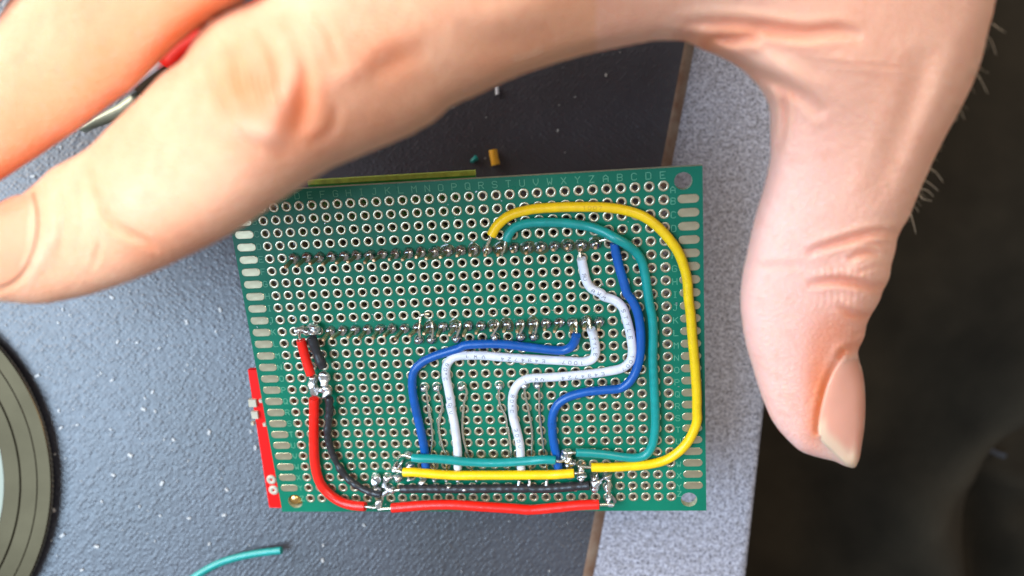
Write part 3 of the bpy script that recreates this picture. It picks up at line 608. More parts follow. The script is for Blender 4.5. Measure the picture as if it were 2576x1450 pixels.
# red module seen past the left edge
ra = on_board(*rl(205, 45), -5); rbm = on_board(*rl(395, 1265), -5)
dd = rbm - ra; L = np.linalg.norm(dd); dd /= L; nn_ = np.array([-dd[1], dd[0], 0]);
if nn_[0] < 0: nn_ = -nn_
Mx = np.column_stack([nn_, dd, [0, 0, 1]])
mb = MB(); mb.box((ra + rbm) / 2 + nn_ * 10, (20, L, 1.2), Mx); red = mb.build('red_module_board', M['redpcb'], board)
for (x, y, w_, h_) in [(228, 345, 3.0, 2.1), (248, 450, 2.6, 2.1), (228, 528, 1.1, .9), (300, 325, 1.2, .9), (335, 535, 1.2, .9)]:
    p_ = on_board(*rl(x, y), -4.2); mb = MB(); mb.box(p_ + nn_ * .35, (w_ * .55, h_ * .8, .9), Mx); mb.build('white_component', M['cream'], red)
for (x, y) in [(405, 1030), (425, 1122)]:
    p_ = on_board(*rl(x, y), -4.35); v_, f_ = lathe([(.3, .1), (.5, .25), (1.0, .25), (1.15, .05), (1.15, -.1)], 16); mesh_obj('ring_pad', np.array(v_) + p_, f_, M['cream'], red)
# brass standoff under the lower left mounting hole
v_, f_ = lathe([(0, -.9), (.7, -.9), (.75, -1.2), (1.3, -1.3), (1.5, -1.75), (2.6, -1.8), (2.6, -12)], 6)
mesh_obj('standoff', np.array(v_) + np.array([-41.6, -32.45, 0]), f_, M['brass'], board, False)
v_, f_ = lathe([(0, .35), (.8, .3), (1.15, .0), (1.2, -1.2)], 14); mesh_obj('screw_end', np.array(v_) + np.array([-41.9, -32.3, -.5]), f_, M['brass'], board)

# ------------------------------------------------------------------ loose bits on the mat
def loose_tube(label, cat, pts, z, rad, mt, name):
    c = spline([on_plane(u, v_, z + (q if q else 0)) for u, v_, q in pts], .5); v_, f_ = tube(c, rad, 14, wob=.06)
    o = mesh_obj(name, v_, f_, mt); tag(o, label, cat); md = o.modifiers.new('split', 'EDGE_SPLIT'); md.split_angle = math.radians(60); return o
loose_tube('teal wire offcut lying on the mat below the board', 'wire', [(440, 1490, 0), (490, 1452, 0), (545, 1420, 0), (600, 1402, .3), (650, 1392, .8), (708, 1385, 1.6)], 2.5, .85, M['teal'], 'wire_offcut')
loose_tube('stubby yellow insulation scrap on the mat above the board', 'scrap', [(1240, 378, .2), (1243, 395, .2), (1247, 415, 0)], 2.6, 1.0, mat('orange_yellow_scrap', (.85, .42, .02), rough=.45), 'insulation_scrap')
loose_tube('tiny white scrap on the mat close under the index finger', 'scrap', [(1250, 219, .1), (1251, 238, 0)], 2.2, .42, M['white'], 'insulation_scrap')
c = spline([on_plane(1187, 407, 2.1), on_plane(1192, 402, 2.4), on_plane(1198, 398, 2.1)], .2); v_, f_ = tube(c, .55, 10, wob=.8)
tag(mesh_obj('insulation_scrap', v_, f_, M['teal']), 'tiny teal crumb left of the yellow scrap above the board', 'scrap')
mb = MB(); fl = mat('pale_glint', (.42, .42, .42), rough=.35)  # pale flecks standing in for soft glints on the mat, besides crumbs
for i in range(230):
    if i < 120: u, v_ = rng.normal(330, 190), rng.normal(1010, 230)
    else: u, v_ = rng.uniform(0, 1650), rng.uniform(100, 1450)
    p_ = on_plane(u, v_, 1.75); s = .16 + .5 * rng.random()**3
    a = rng.random() * 3; mb.box(p_, (s * 1.8, s, s * .6), np.array([[math.cos(a), -math.sin(a), 0], [math.sin(a), math.cos(a), 0], [0, 0, 1]]))
o = mb.build('dust_glints', fl); tag(o, kind='stuff')

# round steel lid at the left edge
pa, pb_, pc = [on_plane(u, v_, 4.2)[:2] for u, v_ in ((0, 877), (129, 1224), (78, 1445))]
A_ = 2 * np.array([pb_ - pa, pc - pa]); bb = np.array([pb_ @ pb_ - pa @ pa, pc @ pc - pa @ pa]); cc_ = np.linalg.solve(A_, bb); RR = np.linalg.norm(cc_ - pa)
def px_r(u, v_): return np.linalg.norm(on_plane(u, v_, 4.2)[:2] - cc_)
g1, g2_, g3 = px_r(93, 1223), px_r(50, 1230), px_r(3, 1270)
pass
lid = empty('steel_lid', (cc_[0], cc_[1], 0)); tag(lid, 'round dark steel disc with knurled rim, cut off by the left edge of the photo', 'metal disc')
prof = [(g3, 2.40), (g3 + .15, 4.00), (g3 + .4, 4.20), (g2_ - .15, 4.20), (g2_, 4.02), (g2_ + .12, 4.25), (g2_ + .35, 4.20), (g1 - .12, 4.20), (g1, 4.28), (g1 + .15, 4.16), (RR - .25, 4.16), (RR - .05, 4.05)]
v_, f_ = lathe(prof, 200); dd_ = mesh_obj('disc', v_, f_, M['steel'], lid); md = dd_.modifiers.new('split', 'EDGE_SPLIT'); md.split_angle = math.radians(12)
v_, f_ = lathe([(RR - .05, 4.05), (RR, 3.95), (RR - .02, 3.30), (RR - .6, 3.10), (g3 + 3, 3.00), (g3 + 2, 1.7)], 480); v_ = np.array(v_); kn = 1 + .0035 * (np.arange(len(v_)) % 2); v_[:, 0] *= kn; v_[:, 1] *= kn
mesh_obj('knurled_rim', v_, f_, mat('rim_steel', (.45, .42, .34), rough=.3, metal=1), lid, False)
v_, f_ = lathe([(0, 2.50), (g3 + .2, 2.45)], 90); mesh_obj('centre_plate', v_, [q for q in f_], mat('pale_plate', (.25, .29, .24), rough=.5), lid)

# red-handled tool between the fingers
tool = empty('hand_tool', (0, 0, 0)); tag(tool, 'red-handled hand tool with a pale metal tip, seen between the two fingers', 'tool')
def slab(name, left, wdt, z, th_, mt, rise=0):
    L_ = spline([on_plane(u, v_, z) for u, v_ in left], 2.0); t, s_, nn = frames(L_)
    mb = MB(); n = len(L_); seg = 12
    wd = np.interp(np.linspace(0, 1, n), np.linspace(0, 1, len(wdt)), wdt) if np.ndim(wdt) else np.full(n, wdt)
    cen = L_ + s_ * wd[:, None] / 2
    a = np.linspace(0, 2 * np.pi, seg, endpoint=False)
    v2 = (cen[:, None, :] + np.cos(a)[None, :, None] * s_[:, None, :] * wd[:, None, None] / 2 + np.sin(a)[None, :, None] * np.array([0, 0, th_ / 2])).reshape(-1, 3)
    f2 = [(i * seg + j, i * seg + (j + 1) % seg, (i + 1) * seg + (j + 1) % seg, (i + 1) * seg + j) for i in range(n - 1) for j in range(seg)] + [tuple(reversed(range(seg))), tuple(range((n - 1) * seg, n * seg))]
    return mesh_obj(name, v2, f2, mt, tool)
slab('handle', [(402, 156), (440, 108), (480, 78), (540, 40), (640, 5), (800, -120), (900, -230)], [7, 9, 10, 10, 9, 9], 9, 8, mat('red_grip', (.85, .012, .002), rough=.5, spec=.25))
slab('neck', [(340, 222), (372, 190), (410, 158)], [5, 6, 7], 7, 5, mat('dark_neck', (.03, .02, .012), rough=.85, spec=.15))
slab('white_collar', [(315, 228), (360, 186), (402, 150)], [1.6, 2.5, 3], 8, 3, M['white'])
slab('jaw', [(205, 326), (250, 290), (300, 262), (345, 226)], [.8, 2.5, 3.5, 4], 6, 3.5, mat('pale_jaw', (.40, .41, .30), rough=.4, metal=.4))
#HAND#
# ------------------------------------------------------------------ the hand
# outline (pixel directions) of the hand with gaps between the fingers; thickness follows from the local width
OUT = [(-60, 757), (100, 765), (180, 752), (250, 735), (370, 692), (450, 655), (520, 622), (600, 578), (650, 545), (700, 508), (740, 482), (790, 448), (840, 420), (900, 395), (960, 370), (1030, 340), (1090, 306), (1130, 270), (1200, 238), (1265, 207), (1330, 180), (1400, 157), (1480, 135), (1570, 116), (1640, 102), (1700, 100),
       (1723, 103), (1768, 123), (1839, 154), (1875, 182), (1905, 213), (1928, 245), (1938, 275), (1941, 330), (1939, 395), (1928, 450), (1915, 497), (1896, 560), (1881, 631), (1868, 690), (1864, 734), (1865, 790), (1871, 840), (1883, 890), (1898, 938), (1910, 980), (1927, 1025), (1945, 1062), (1966, 1090), (1990, 1116), (2018, 1138), (2060, 1152), (2104, 1162), (2120, 1172), (2141, 1177),
       (2155, 1170), (2163, 1152), (2169, 1110), (2174, 1072), (2175, 1020), (2174, 970), (2168, 930), (2159, 901), (2158, 880), (2172, 856), (2177, 835), (2180, 815), (2192, 790), (2214, 755), (2217, 735), (2228, 720), (2240, 692), (2241, 668), (2250, 640), (2257, 600), (2271, 570), (2287, 545), (2305, 500), (2330, 442), (2352, 395), (2385, 330), (2415, 275), (2445, 215), (2468, 150), (2485, 80), (2500, 20), (2512, -50),
       (2560, -250), (2650, -520), (2790, -820), (2860, -1080), (2500, -1180), (2000, -1190), (1500, -1170), (1000, -1120), (600, -1040), (250, -930), (-30, -800), (-260, -640), (-460, -440), (-600, -260), (-655, -130), (-600, -20), (-480, -40), (-330, -160), (-130, -350), (60, -540),
       (50, -520), (-150, -330), (-330, -130), (-520, 90), (-680, 330), (-700, 450), (-620, 510), (-500, 470), (-330, 300), (-130, 128), (-40, 42), (20, -14), (130, -120), (300, -300),
       (290, -285), (130, -98), (24, 0), (0, 41), (-60, 130), (-200, 290), (-370, 450), (-480, 600), (-490, 720), (-400, 760), (-280, 690), (-150, 560), (0, 456), (90, 398), (206, 319), (280, 262), (336, 223), (405, 154), (445, 115), (480, 86), (535, 45), (600, 10), (660, -30), (740, -100),
       (736, -80), (680, -28), (642, 0), (590, 18), (549, 38), (520, 60), (494, 89), (463, 144), (440, 165), (405, 185), (370, 225), (343, 254), (315, 280), (285, 309), (226, 370), (180, 398), (130, 425), (90, 462), (45, 497), (0, 520), (-60, 548), (-150, 590), (-215, 650), (-225, 705), (-180, 740), (-120, 752)]
def hand():
    P2 = np.array(OUT, float)
    # smooth the outline a little
    q = np.vstack([P2[-2:], P2, P2[:3]]); dense = []
    for i in range(1, len(q) - 2):
        a, b, c, d = q[i - 1], q[i], q[i + 1], q[i + 2]
        for t in np.linspace(0, 1, max(2, int(np.linalg.norm(c - b) / 18)), endpoint=False):
            m1 = (c - a) * .4; m2 = (d - b) * .4
            L1 = np.linalg.norm(c - b); m1 *= min(1, L1 / (np.linalg.norm(m1) + 1e-6)); m2 *= min(1, L1 / (np.linalg.norm(m2) + 1e-6))
            dense.append((2*t**3-3*t**2+1)*b + (t**3-2*t**2+t)*m1 + (-2*t**3+3*t**2)*c + (t**3-t**2)*m2)
    poly = np.array(dense)
    STEP = 7.0; x0, y0 = -760.0, -1240.0
    nx_, ny_ = int((2920 - x0) / STEP), int((1220 - y0) / STEP)
    gx = x0 + STEP * np.arange(nx_); gy = y0 + STEP * np.arange(ny_)
    X, Y = np.meshgrid(gx, gy, indexing='ij')
    inside = np.zeros(X.shape, bool); dist = np.full(X.shape, 1e9)
    for a, b in zip(poly, np.roll(poly, -1, 0)):
        cond = (a[1] > Y) != (b[1] > Y)
        if abs(b[1] - a[1]) > 1e-9: inside ^= cond & (X < (b[0] - a[0]) * (Y - a[1]) / (b[1] - a[1]) + a[0])
        # distance only near the segment
        i0 = max(0, int((min(a[0], b[0]) - 90 - x0) / STEP)); i1 = int((max(a[0], b[0]) + 90 - x0) / STEP) + 1
        j0 = max(0, int((min(a[1], b[1]) - 90 - y0) / STEP)); j1 = int((max(a[1], b[1]) + 90 - y0) / STEP) + 1
        xs, ys = X[i0:i1, j0:j1], Y[i0:i1, j0:j1]; ab = b - a; t = np.clip(((xs - a[0]) * ab[0] + (ys - a[1]) * ab[1]) / (ab @ ab + 1e-9), 0, 1)
        d = np.hypot(xs - a[0] - t * ab[0], ys - a[1] - t * ab[1]); dist[i0:i1, j0:j1] = np.minimum(dist[i0:i1, j0:j1], d)
    dist = np.minimum(dist, 90)
    # Poisson inflation, coarse to fine
    def solve(mask, step, phi, its):
        m_ = mask.astype(float)
        for _ in range(its):
            a = np.zeros_like(phi)
            a[1:-1, 1:-1] = (phi[2:, 1:-1] + phi[:-2, 1:-1] + phi[1:-1, 2:] + phi[1:-1, :-2]) / 4
            phi = (a + step * step / 2) * m_
        return phi
    phi = None
    for s, its in ((8, 500), (4, 300), (2, 250), (1, 200)):
        mk = inside[::s, ::s]
        if phi is None: phi = np.zeros(mk.shape)
        else:
            big = np.repeat(np.repeat(phi, 2, 0), 2, 1)[:mk.shape[0], :mk.shape[1]]
            pad = np.zeros(mk.shape); pad[:big.shape[0], :big.shape[1]] = big; phi = pad
        phi = solve(mk, STEP * s, phi, its)
    # sub-cell accurate near the border: 2*R*d
    CT = np.array([(-230, 700, 131), (0, 620, 123), (300, 480, 112), (640, 280, 102), (1000, 130, 104), (1350, 30, 108), (-410, 600, 135), (90, 185, 124), (400, -50, 114), (900, -350, 106),
          (-600, 290, 140), (-140, -92, 128), (-630, -126, 142), (-360, -350, 130), (1500, -500, 102), (700, -900, 118), (1500, -1150, 108), (2300, -700, 112), (2700, -1000, 114), (2150, 150, 118),
          (2450, -100, 117), (2050, 400, 127), (2060, 650, 132), (2040, 900, 137), (2110, 1150, 141), (1750, 50, 119), (1780, -150, 110)], float)
    def tps(r2): return r2 * np.log(r2 + 1e-9)
    pc = CT[:, :2] / 1000; n = len(pc)
    Kk = tps(((pc[:, None] - pc[None]) ** 2).sum(-1)) + np.eye(n) * .02
    Am = np.zeros((n + 3, n + 3)); Am[:n, :n] = Kk; Am[:n, n] = 1; Am[:n, n + 1:] = pc; Am[n, :n] = 1; Am[n + 1:, :n] = pc.T
    wt = np.linalg.solve(Am, np.concatenate([CT[:, 2], [0, 0, 0]]))
    def depth(u, v):
        u = np.asarray(u, float) / 1000; v = np.asarray(v, float) / 1000
        z = wt[n] + wt[n + 1] * u + wt[n + 2] * v
        for i in range(n): z = z + wt[i] * tps((u - pc[i, 0])**2 + (v - pc[i, 1])**2)
        return np.clip(z, 98, 146)
    ZC = depth(X, Y); mmpx = ZC / F_PX
    h = np.sqrt(np.maximum(phi, 0)) * mmpx; HM = 13.5
    h = np.where(h > 0, HM * np.tanh(h / HM * 1.02), 0)
    U2 = h * h
    # blend with exact distance near the border for a clean rim
    sd = np.where(inside, dist, -dist)
    Rloc = 9.0
    near = 2 * Rloc * sd * mmpx - (sd * mmpx)**2
    wgt = np.clip(sd / 26.0, 0, 1)
    U2 = np.where(sd < 0, 2 * Rloc * sd * mmpx, near * (1 - wgt) * .55 + U2 * (wgt + (1 - wgt) * .45))
    # volume and surface nets
    DZ = .55; zs = np.arange(-15.4, 15.4, DZ); nz = len(zs)
    Fv = (U2[:, :, None] - (zs * zs)[None, None, :]).astype(np.float32)
    S = Fv > 0
    a000 = S[:-1, :-1, :-1]; cnt = np.zeros(a000.shape, np.uint8)
    for i in (0, 1):
        for j in (0, 1):
            for k_ in (0, 1): cnt += S[i:nx_ - 1 + i, j:ny_ - 1 + j, k_:nz - 1 + k_]
    act = (cnt > 0) & (cnt < 8); I, J, K_ = np.nonzero(act)
    idx = np.full(act.shape, -1, np.int32); idx[I, J, K_] = np.arange(len(I))
    acc = np.zeros((len(I), 3)); nc = np.zeros(len(I))
    cor = [(i, j, k_) for i in (0, 1) for j in (0, 1) for k_ in (0, 1)]
    for ca in range(8):
        for cb in range(ca + 1, 8):
            A, Bq = cor[ca], cor[cb]
            if sum(abs(p - q_) for p, q_ in zip(A, Bq)) != 1: continue
            fa = Fv[I + A[0], J + A[1], K_ + A[2]]; fb = Fv[I + Bq[0], J + Bq[1], K_ + Bq[2]]
            x_ = (fa > 0) != (fb > 0); t = np.where(x_, fa / (fa - fb + 1e-12), 0)
            for ax in range(3): acc[:, ax] += np.where(x_, A[ax] + t * (Bq[ax] - A[ax]), 0)
            nc += x_
    acc /= nc[:, None]
    pu = x0 + (I + acc[:, 0]) * STEP; pv = y0 + (J + acc[:, 1]) * STEP; pz = zs[0] + (K_ + acc[:, 2]) * DZ
    quads = []
    for ax in range(3):
        o1, o2 = [(1, 2), (2, 0), (0, 1)][ax]
        sl_a = [slice(1, -1)] * 3; sl_b = [slice(1, -1)] * 3
        sl_a[ax] = slice(0, -1); sl_b[ax] = slice(1, None)
        ea, eb = S[tuple(sl_a)], S[tuple(sl_b)]
        cr = np.argwhere(ea != eb); base = cr.copy()
        for o_ in (0, 1, 2):
            if o_ != ax: base[:, o_] += 1
        sgn = ea[tuple(cr.T)]
        def g_(d1, d2):
            b = base.copy(); b[:, o1] += d1; b[:, o2] += d2; return idx[b[:, 0], b[:, 1], b[:, 2]]
        qd = np.stack([g_(-1, -1), g_(0, -1), g_(0, 0), g_(-1, 0)], 1)
        qd[~sgn] = qd[~sgn][:, ::-1]; quads.append(qd)
    quads = np.vstack(quads); quads = quads[(quads >= 0).all(1)]
    # smooth (Laplacian) twice
    e = np.vstack([quads[:, [0, 1]], quads[:, [1, 2]], quads[:, [2, 3]], quads[:, [3, 0]]])
    nb = len(pu)
    def smooth(v_, its, lam):
        for _ in range(its):
            s_ = np.zeros_like(v_); c_ = np.zeros(nb)
            for a_, b_ in ((0, 1), (1, 0)):
                for k_ in range(v_.shape[1]): s_[:, k_] += np.bincount(e[:, a_], weights=v_[e[:, b_], k_], minlength=nb)
                c_ += np.bincount(e[:, a_], minlength=nb)
            v_ = v_ + lam * (s_ / c_[:, None] - v_)
        return v_
    Pq = smooth(np.stack([pu, pv, pz * 20], 1), 6, .5); Pq[:, 2] /= 20
    # one linear refinement (quads -> 4) for the creases
    ed = np.sort(e, 1); key = ed[:, 0].astype(np.int64) * nb + ed[:, 1]; uk, inv = np.unique(key, return_inverse=True)
    mid = (Pq[uk // nb] + Pq[uk % nb]) / 2; nq = len(quads); cen = Pq[quads].mean(1)
    mi_ = [nb + inv[i * nq:(i + 1) * nq] for i in range(4)]; ci = nb + len(uk) + np.arange(nq)
    Q2 = np.vstack([np.stack([quads[:, 0], mi_[0], ci, mi_[3]], 1), np.stack([mi_[0], quads[:, 1], mi_[1], ci], 1), np.stack([ci, mi_[1], quads[:, 2], mi_[2]], 1), np.stack([mi_[3], ci, mi_[2], quads[:, 3]], 1)])
    V = np.vstack([Pq, mid, cen]); nb = len(V); quads = Q2
    e = np.vstack([quads[:, [0, 1]], quads[:, [1, 2]], quads[:, [2, 3]], quads[:, [3, 0]]])
    V = smooth(V * [1, 1, 20], 3, .5) / [1, 1, 20]
    # relief: creases, wrinkles, knuckles on the side that faces up
    u, v = V[:, 0], V[:, 1]; rel = np.zeros(len(V)); red = np.zeros(len(V)); pale = np.zeros(len(V))
    def pdist(pts):
        c = spline([(p[0], p[1], 0) for p in pts], 8)[:, :2]; best = np.full(len(u), 1e9); tt = np.zeros(len(u)); side = np.zeros(len(u))
        bx = (u > c[:, 0].min() - 120) & (u < c[:, 0].max() + 120) & (v > c[:, 1].min() - 120) & (v < c[:, 1].max() + 120); ii = np.nonzero(bx)[0]
        uu, vv_ = u[ii], v[ii]; bb_ = np.full(len(ii), 1e9); t2 = np.zeros(len(ii)); sd_ = np.zeros(len(ii))
        for k_ in range(len(c) - 1):
            a, b = c[k_], c[k_ + 1]; ab = b - a; t = np.clip(((uu - a[0]) * ab[0] + (vv_ - a[1]) * ab[1]) / (ab @ ab + 1e-9), 0, 1)
            dx, dy = uu - a[0] - t * ab[0], vv_ - a[1] - t * ab[1]; d = np.hypot(dx, dy); m_ = d < bb_
            bb_[m_] = d[m_]; t2[m_] = ((k_ + t) / (len(c) - 1))[m_]; sd_[m_] = np.sign(ab[0] * dy - ab[1] * dx)[m_]
        best[ii] = bb_; tt[ii] = t2; side[ii] = sd_; return best, tt, side
    def groove(pts, wd, dep, redv=.25, fade=True):
        nonlocal rel, red
        d, t, _ = pdist(pts); env = np.clip(np.sin(np.clip(t, 0, 1) * math.pi), 0, 1) ** .5 if fade == True else (np.clip(1.15 - t, 0, 1) if fade == 'end' else (np.clip(t + .15, 0, 1) if fade == 'start' else 1))
        g = np.exp(-(d / wd)**2) * env; rel -= dep * g - dep * .45 * np.exp(-((d - 1.9 * wd) / wd)**2) * env; red += redv * np.exp(-(d / (wd * 1.8))**2) * env
    def bump(cx_, cy_, rx, ry, ang, amp, redv=0, palev=0):
        nonlocal rel, red, pale
        c, s = math.cos(ang), math.sin(ang); dx, dy = u - cx_, v - cy_; a = (dx * c + dy * s) / rx; b = (-dx * s + dy * c) / ry; g = np.exp(-(a * a + b * b)); rel += amp * g; red += redv * g; pale += palev * g
    # index finger middle joint
    bump(625, 235, 95, 150, -.75, .8, .40); bump(640, 330, 85, 30, .25, .5, 0, .35); bump(720, 225, 28, 90, .35, .45, 0, .3)
    groove([(560, 90), (590, 150), (600, 215), (640, 290)], 12, 0.250); groove([(640, 60), (680, 130), (700, 200), (712, 260)], 11, 0.225)
    groove([(700, 30), (745, 100), (770, 190), (768, 270), (745, 340)], 16, 0.25, .3); groove([(520, 130), (535, 200), (560, 270), (600, 340), (660, 385)], 12, 0.250, .2)
    groove([(790, 10), (830, 90), (850, 170)], 12, 0.150, .15); groove([(770, 370), (830, 330), (850, 260)], 14, 0.250, .2)
    groove([(738, 180), (752, 255), (740, 335), (695, 400)], 30, .32, .45)
    for i in range(9):
        x_ = 565 + i * 17; groove([(x_ - 8, 150 + i * 5), (x_, 200 + i * 4), (x_ + 14, 250 + i * 4)], 4.5, .14, .05)
    # index finger end joint
    groove([(226, 395), (238, 440), (258, 520), (290, 568), (345, 598), (400, 630)], 11, .55, .3); groove([(150, 440), (160, 500), (158, 570), (150, 640)], 9, .3, .15); groove([(190, 425), (200, 490), (205, 560), (190, 640)], 7, .2, .1)
    groove([(245, 560), (250, 620), (230, 680)], 8, .25, .1); bump(330, 500, 60, 60, 0, .4, 0, .3)
    groove([(-60, 470), (40, 462), (88, 480), (98, 546), (91, 623), (61, 687), (9, 726), (-60, 745)], 10, .25, .25, False); bump(105, 640, 22, 90, .45, .5, 0, .35)
    # finger base dimples and veins
    bump(950, 110, 260, 60, -.55, .5, .12); groove([(930, 190), (1000, 150), (1080, 130)], 26, .25, .35); bump(880, 185, 50, 25, -.5, .35, .2, .2)
    bump(1300, 30, 200, 60, -.25, .8); groove([(1150, 60), (1250, 110), (1400, 90)], 40, .35, .1)
    # web folds
    groove([(1690, 92), (1740, 98), (1790, 100), (1850, 99), (1920, 94)], 13, 1.5, .5); groove([(1700, 70), (1800, 62), (1900, 68), (2020, 84), (2110, 78), (2170, 92)], 15, 1.0, .35)
    groove([(1778, 124), (1840, 158), (1932, 202), (2011, 240), (2060, 280)], 14, 1.7, .4, 'end'); groove([(1955, 212), (1970, 250), (1974, 290), (1968, 340), (1955, 385)], 9, .9, .2)
    bump(1960, 165, 110, 28, .5, 1.6, 0, .2); bump(2030, 130, 130, 30, .2, .6)
    for i in range(16):
        x_ = 1990 + i * 22; y_ = 120 + i * 6; groove([(x_, y_ + 24 * math.sin(i * 2.3)), (x_ + 60, y_ + 14 + 24 * math.sin(i * 2.3)), (x_ + 130, y_ + 12 + 30 * math.sin(i * 2.3))], 5, .05, .03)
    # back of thumb: edge tendon and wrinkles
    bump(2330, 300, 40, 260, .42, .9, 0, .1); groove([(2330, 120), (2300, 260), (2240, 420), (2200, 520)], 30, .5, .12)
    groove([(2275, 588), (2207, 586), (2160, 595), (2121, 607), (2070, 622), (2025, 640)], 10, .85, .35); groove([(2215, 640), (2190, 636), (2160, 640), (2131, 658)], 8, .6, .35)
    groove([(2240, 722), (2200, 722), (2150, 712), (2104, 706), (2030, 716)], 10, .9, .4); groove([(2215, 797), (2170, 795), (2135, 786), (2105, 765)], 9, .6, .3); groove([(2190, 866), (2160, 870), (2138, 878), (2105, 905)], 10, .6, .3)
    groove([(2235, 668), (2200, 672), (2150, 690)], 6, .3, .15); groove([(2255, 620), (2220, 615), (2180, 612)], 6, .3, .1); groove([(2200, 830), (2170, 835), (2140, 850)], 6, .3, .1)
    for i in range(16):
        x_ = 2060 + (i % 8) * 17; y_ = 690 + (i // 8) * 62; groove([(x_, y_ - 22), (x_ + 2, y_), (x_ - 2, y_ + 20)], 4, .10, .04)
    groove([(1880, 660), (1930, 668), (1990, 668), (2030, 664)], 9, .2, .1)
    bump(2185, 680, 50, 36, 0, 1.0); bump(2165, 760, 50, 30, 0, .8); bump(2110, 830, 60, 60, 0, 0, .5); bump(2060, 960, 40, 110, 0, 0, .75); bump(2045, 1080, 24, 60, 0, 0, .4)
    groove([(2120, 885), (2090, 940), (2072, 990), (2060, 1040), (2056, 1085)], 8, .4, .3, False)
    bump(1950, 1000, 90, 160, 0, 0, .05); bump(400, 620, 200, 60, -.5, 0, .2)
    # middle, ring fingers: translucent glow and shaded lower side painted into the skin tint
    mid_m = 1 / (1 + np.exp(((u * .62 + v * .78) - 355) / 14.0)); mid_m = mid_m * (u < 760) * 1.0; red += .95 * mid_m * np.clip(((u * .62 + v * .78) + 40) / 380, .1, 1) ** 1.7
    for i in range(len(CT)): pass
    rel += .10 * np.sin(u / 63 + 2 * np.sin(v / 90)) * np.sin(v / 71)
    zc = depth(u, v)
    pink = .8 / (1 + np.exp(-(v - 330) / 90)) * (u > 1500) / (1 + np.exp((u - 2130) / 50)) + .25 * (u > 1500)
    # Pz>0 is towards the camera
    pz_ = V[:, 2]
    rim = np.clip(pz_ / 2.2, -.0, 1)
    hh = pz_ + rel * rim
    dcam = zc - hh
    W = np.stack([(u - CX) / F_PX * dcam, (CY - v) / F_PX * dcam, CAM_H - dcam], 1)
    # rim notches of the wrinkles on the outer side of the thumb
    side_n = np.zeros_like(W)
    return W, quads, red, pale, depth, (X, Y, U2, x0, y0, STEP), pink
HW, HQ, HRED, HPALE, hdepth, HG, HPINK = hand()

def skin_mat():
    m = bpy.data.materials.new('skin'); m.use_nodes = True; nt = m.node_tree; b = nt.nodes['Principled BSDF']; L = nt.links.new
    tc = nt.nodes.new('ShaderNodeTexCoord')
    at = nt.nodes.new('ShaderNodeAttribute'); at.attribute_name = 'flush_glow'; at2 = nt.nodes.new('ShaderNodeAttribute'); at2.attribute_name = 'pale'
    def nz(s, det=5, rough=.6):
        n = nt.nodes.new('ShaderNodeTexNoise'); n.inputs['Scale'].default_value = s; n.inputs['Detail'].default_value = det; n.inputs['Roughness'].default_value = rough
        L(tc.outputs['Object'], n.inputs['Vector']); return n
    n1 = nz(70, 5); n2 = nz(420, 5)
    r_ = nt.nodes.new('ShaderNodeValToRGB'); e = r_.color_ramp.elements
    e[0].position = .30; e[0].color = (.68, .30, .17, 1); e[1].position = .68; e[1].color = (.84, .455, .285, 1)
    L(n1.outputs['Fac'], r_.inputs['Fac'])
    def mix(fac, c1, c2col, mode='MIX'):
        mx = nt.nodes.new('ShaderNodeMix'); mx.data_type = 'RGBA'; mx.blend_type = mode
        if hasattr(fac, 'links'): L(fac, mx.inputs[0])
        else: mx.inputs[0].default_value = fac
        L(c1, mx.inputs[6]); mx.inputs[7].default_value = (*c2col, 1); return mx.outputs[2]
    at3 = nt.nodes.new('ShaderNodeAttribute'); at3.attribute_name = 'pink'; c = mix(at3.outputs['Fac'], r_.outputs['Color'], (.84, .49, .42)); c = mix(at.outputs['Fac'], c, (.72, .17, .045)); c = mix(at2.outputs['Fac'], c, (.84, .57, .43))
    sp = nt.nodes.new('ShaderNodeMapRange'); sp.inputs['From Min'].default_value = .52; sp.inputs['From Max'].default_value = .75; sp.inputs['To Max'].default_value = .38
    L(n2.outputs['Fac'], sp.inputs['Value']); c = mix(sp.outputs['Result'], c, (.66, .26, .16))
    L(c, b.inputs['Base Color'])
    b.inputs['Subsurface Weight'].default_value = .55; b.inputs['Subsurface Radius'].default_value = (3.6, 1.3, .7); b.inputs['Subsurface Scale'].default_value = MM
    b.inputs['Roughness'].default_value = .48; b.inputs['Specular IOR Level'].default_value = .35
    mp = nt.nodes.new('ShaderNodeMapping'); mp.inputs['Rotation'].default_value = (0, 0, .6); mp.inputs['Scale'].default_value = (1, 1.8, 1); L(tc.outputs['Object'], mp.inputs['Vector'])
    vo = nt.nodes.new('ShaderNodeTexVoronoi'); vo.feature = 'DISTANCE_TO_EDGE'; vo.inputs['Scale'].default_value = 900; L(mp.outputs['Vector'], vo.inputs['Vector'])
    mv = nt.nodes.new('ShaderNodeMapRange'); mv.inputs['From Max'].default_value = .18; L(vo.outputs['Distance'], mv.inputs['Value'])
    n3 = nz(800, 4); ad = nt.nodes.new('ShaderNodeMath'); ad.operation = 'MULTIPLY_ADD'; ad.inputs[1].default_value = .9; L(n3.outputs['Fac'], ad.inputs[0]); L(mv.outputs['Result'], ad.inputs[2])
    bp = nt.nodes.new('ShaderNodeBump'); bp.inputs['Distance'].default_value = .085 * MM; bp.inputs['Strength'].default_value = 1; L(ad.outputs[0], bp.inputs['Height']); L(bp.outputs['Normal'], b.inputs['Normal'])
    return m
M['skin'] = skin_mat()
me = bpy.data.meshes.new('hand'); nq = len(HQ)
me.vertices.add(len(HW)); me.vertices.foreach_set('co', (HW * MM).astype(np.float32).ravel())
me.loops.add(nq * 4); me.loops.foreach_set('vertex_index', HQ.astype(np.int32).ravel())
me.polygons.add(nq); me.polygons.foreach_set('loop_start', (np.arange(nq) * 4).astype(np.int32)); me.polygons.foreach_set('loop_total', np.full(nq, 4, np.int32))
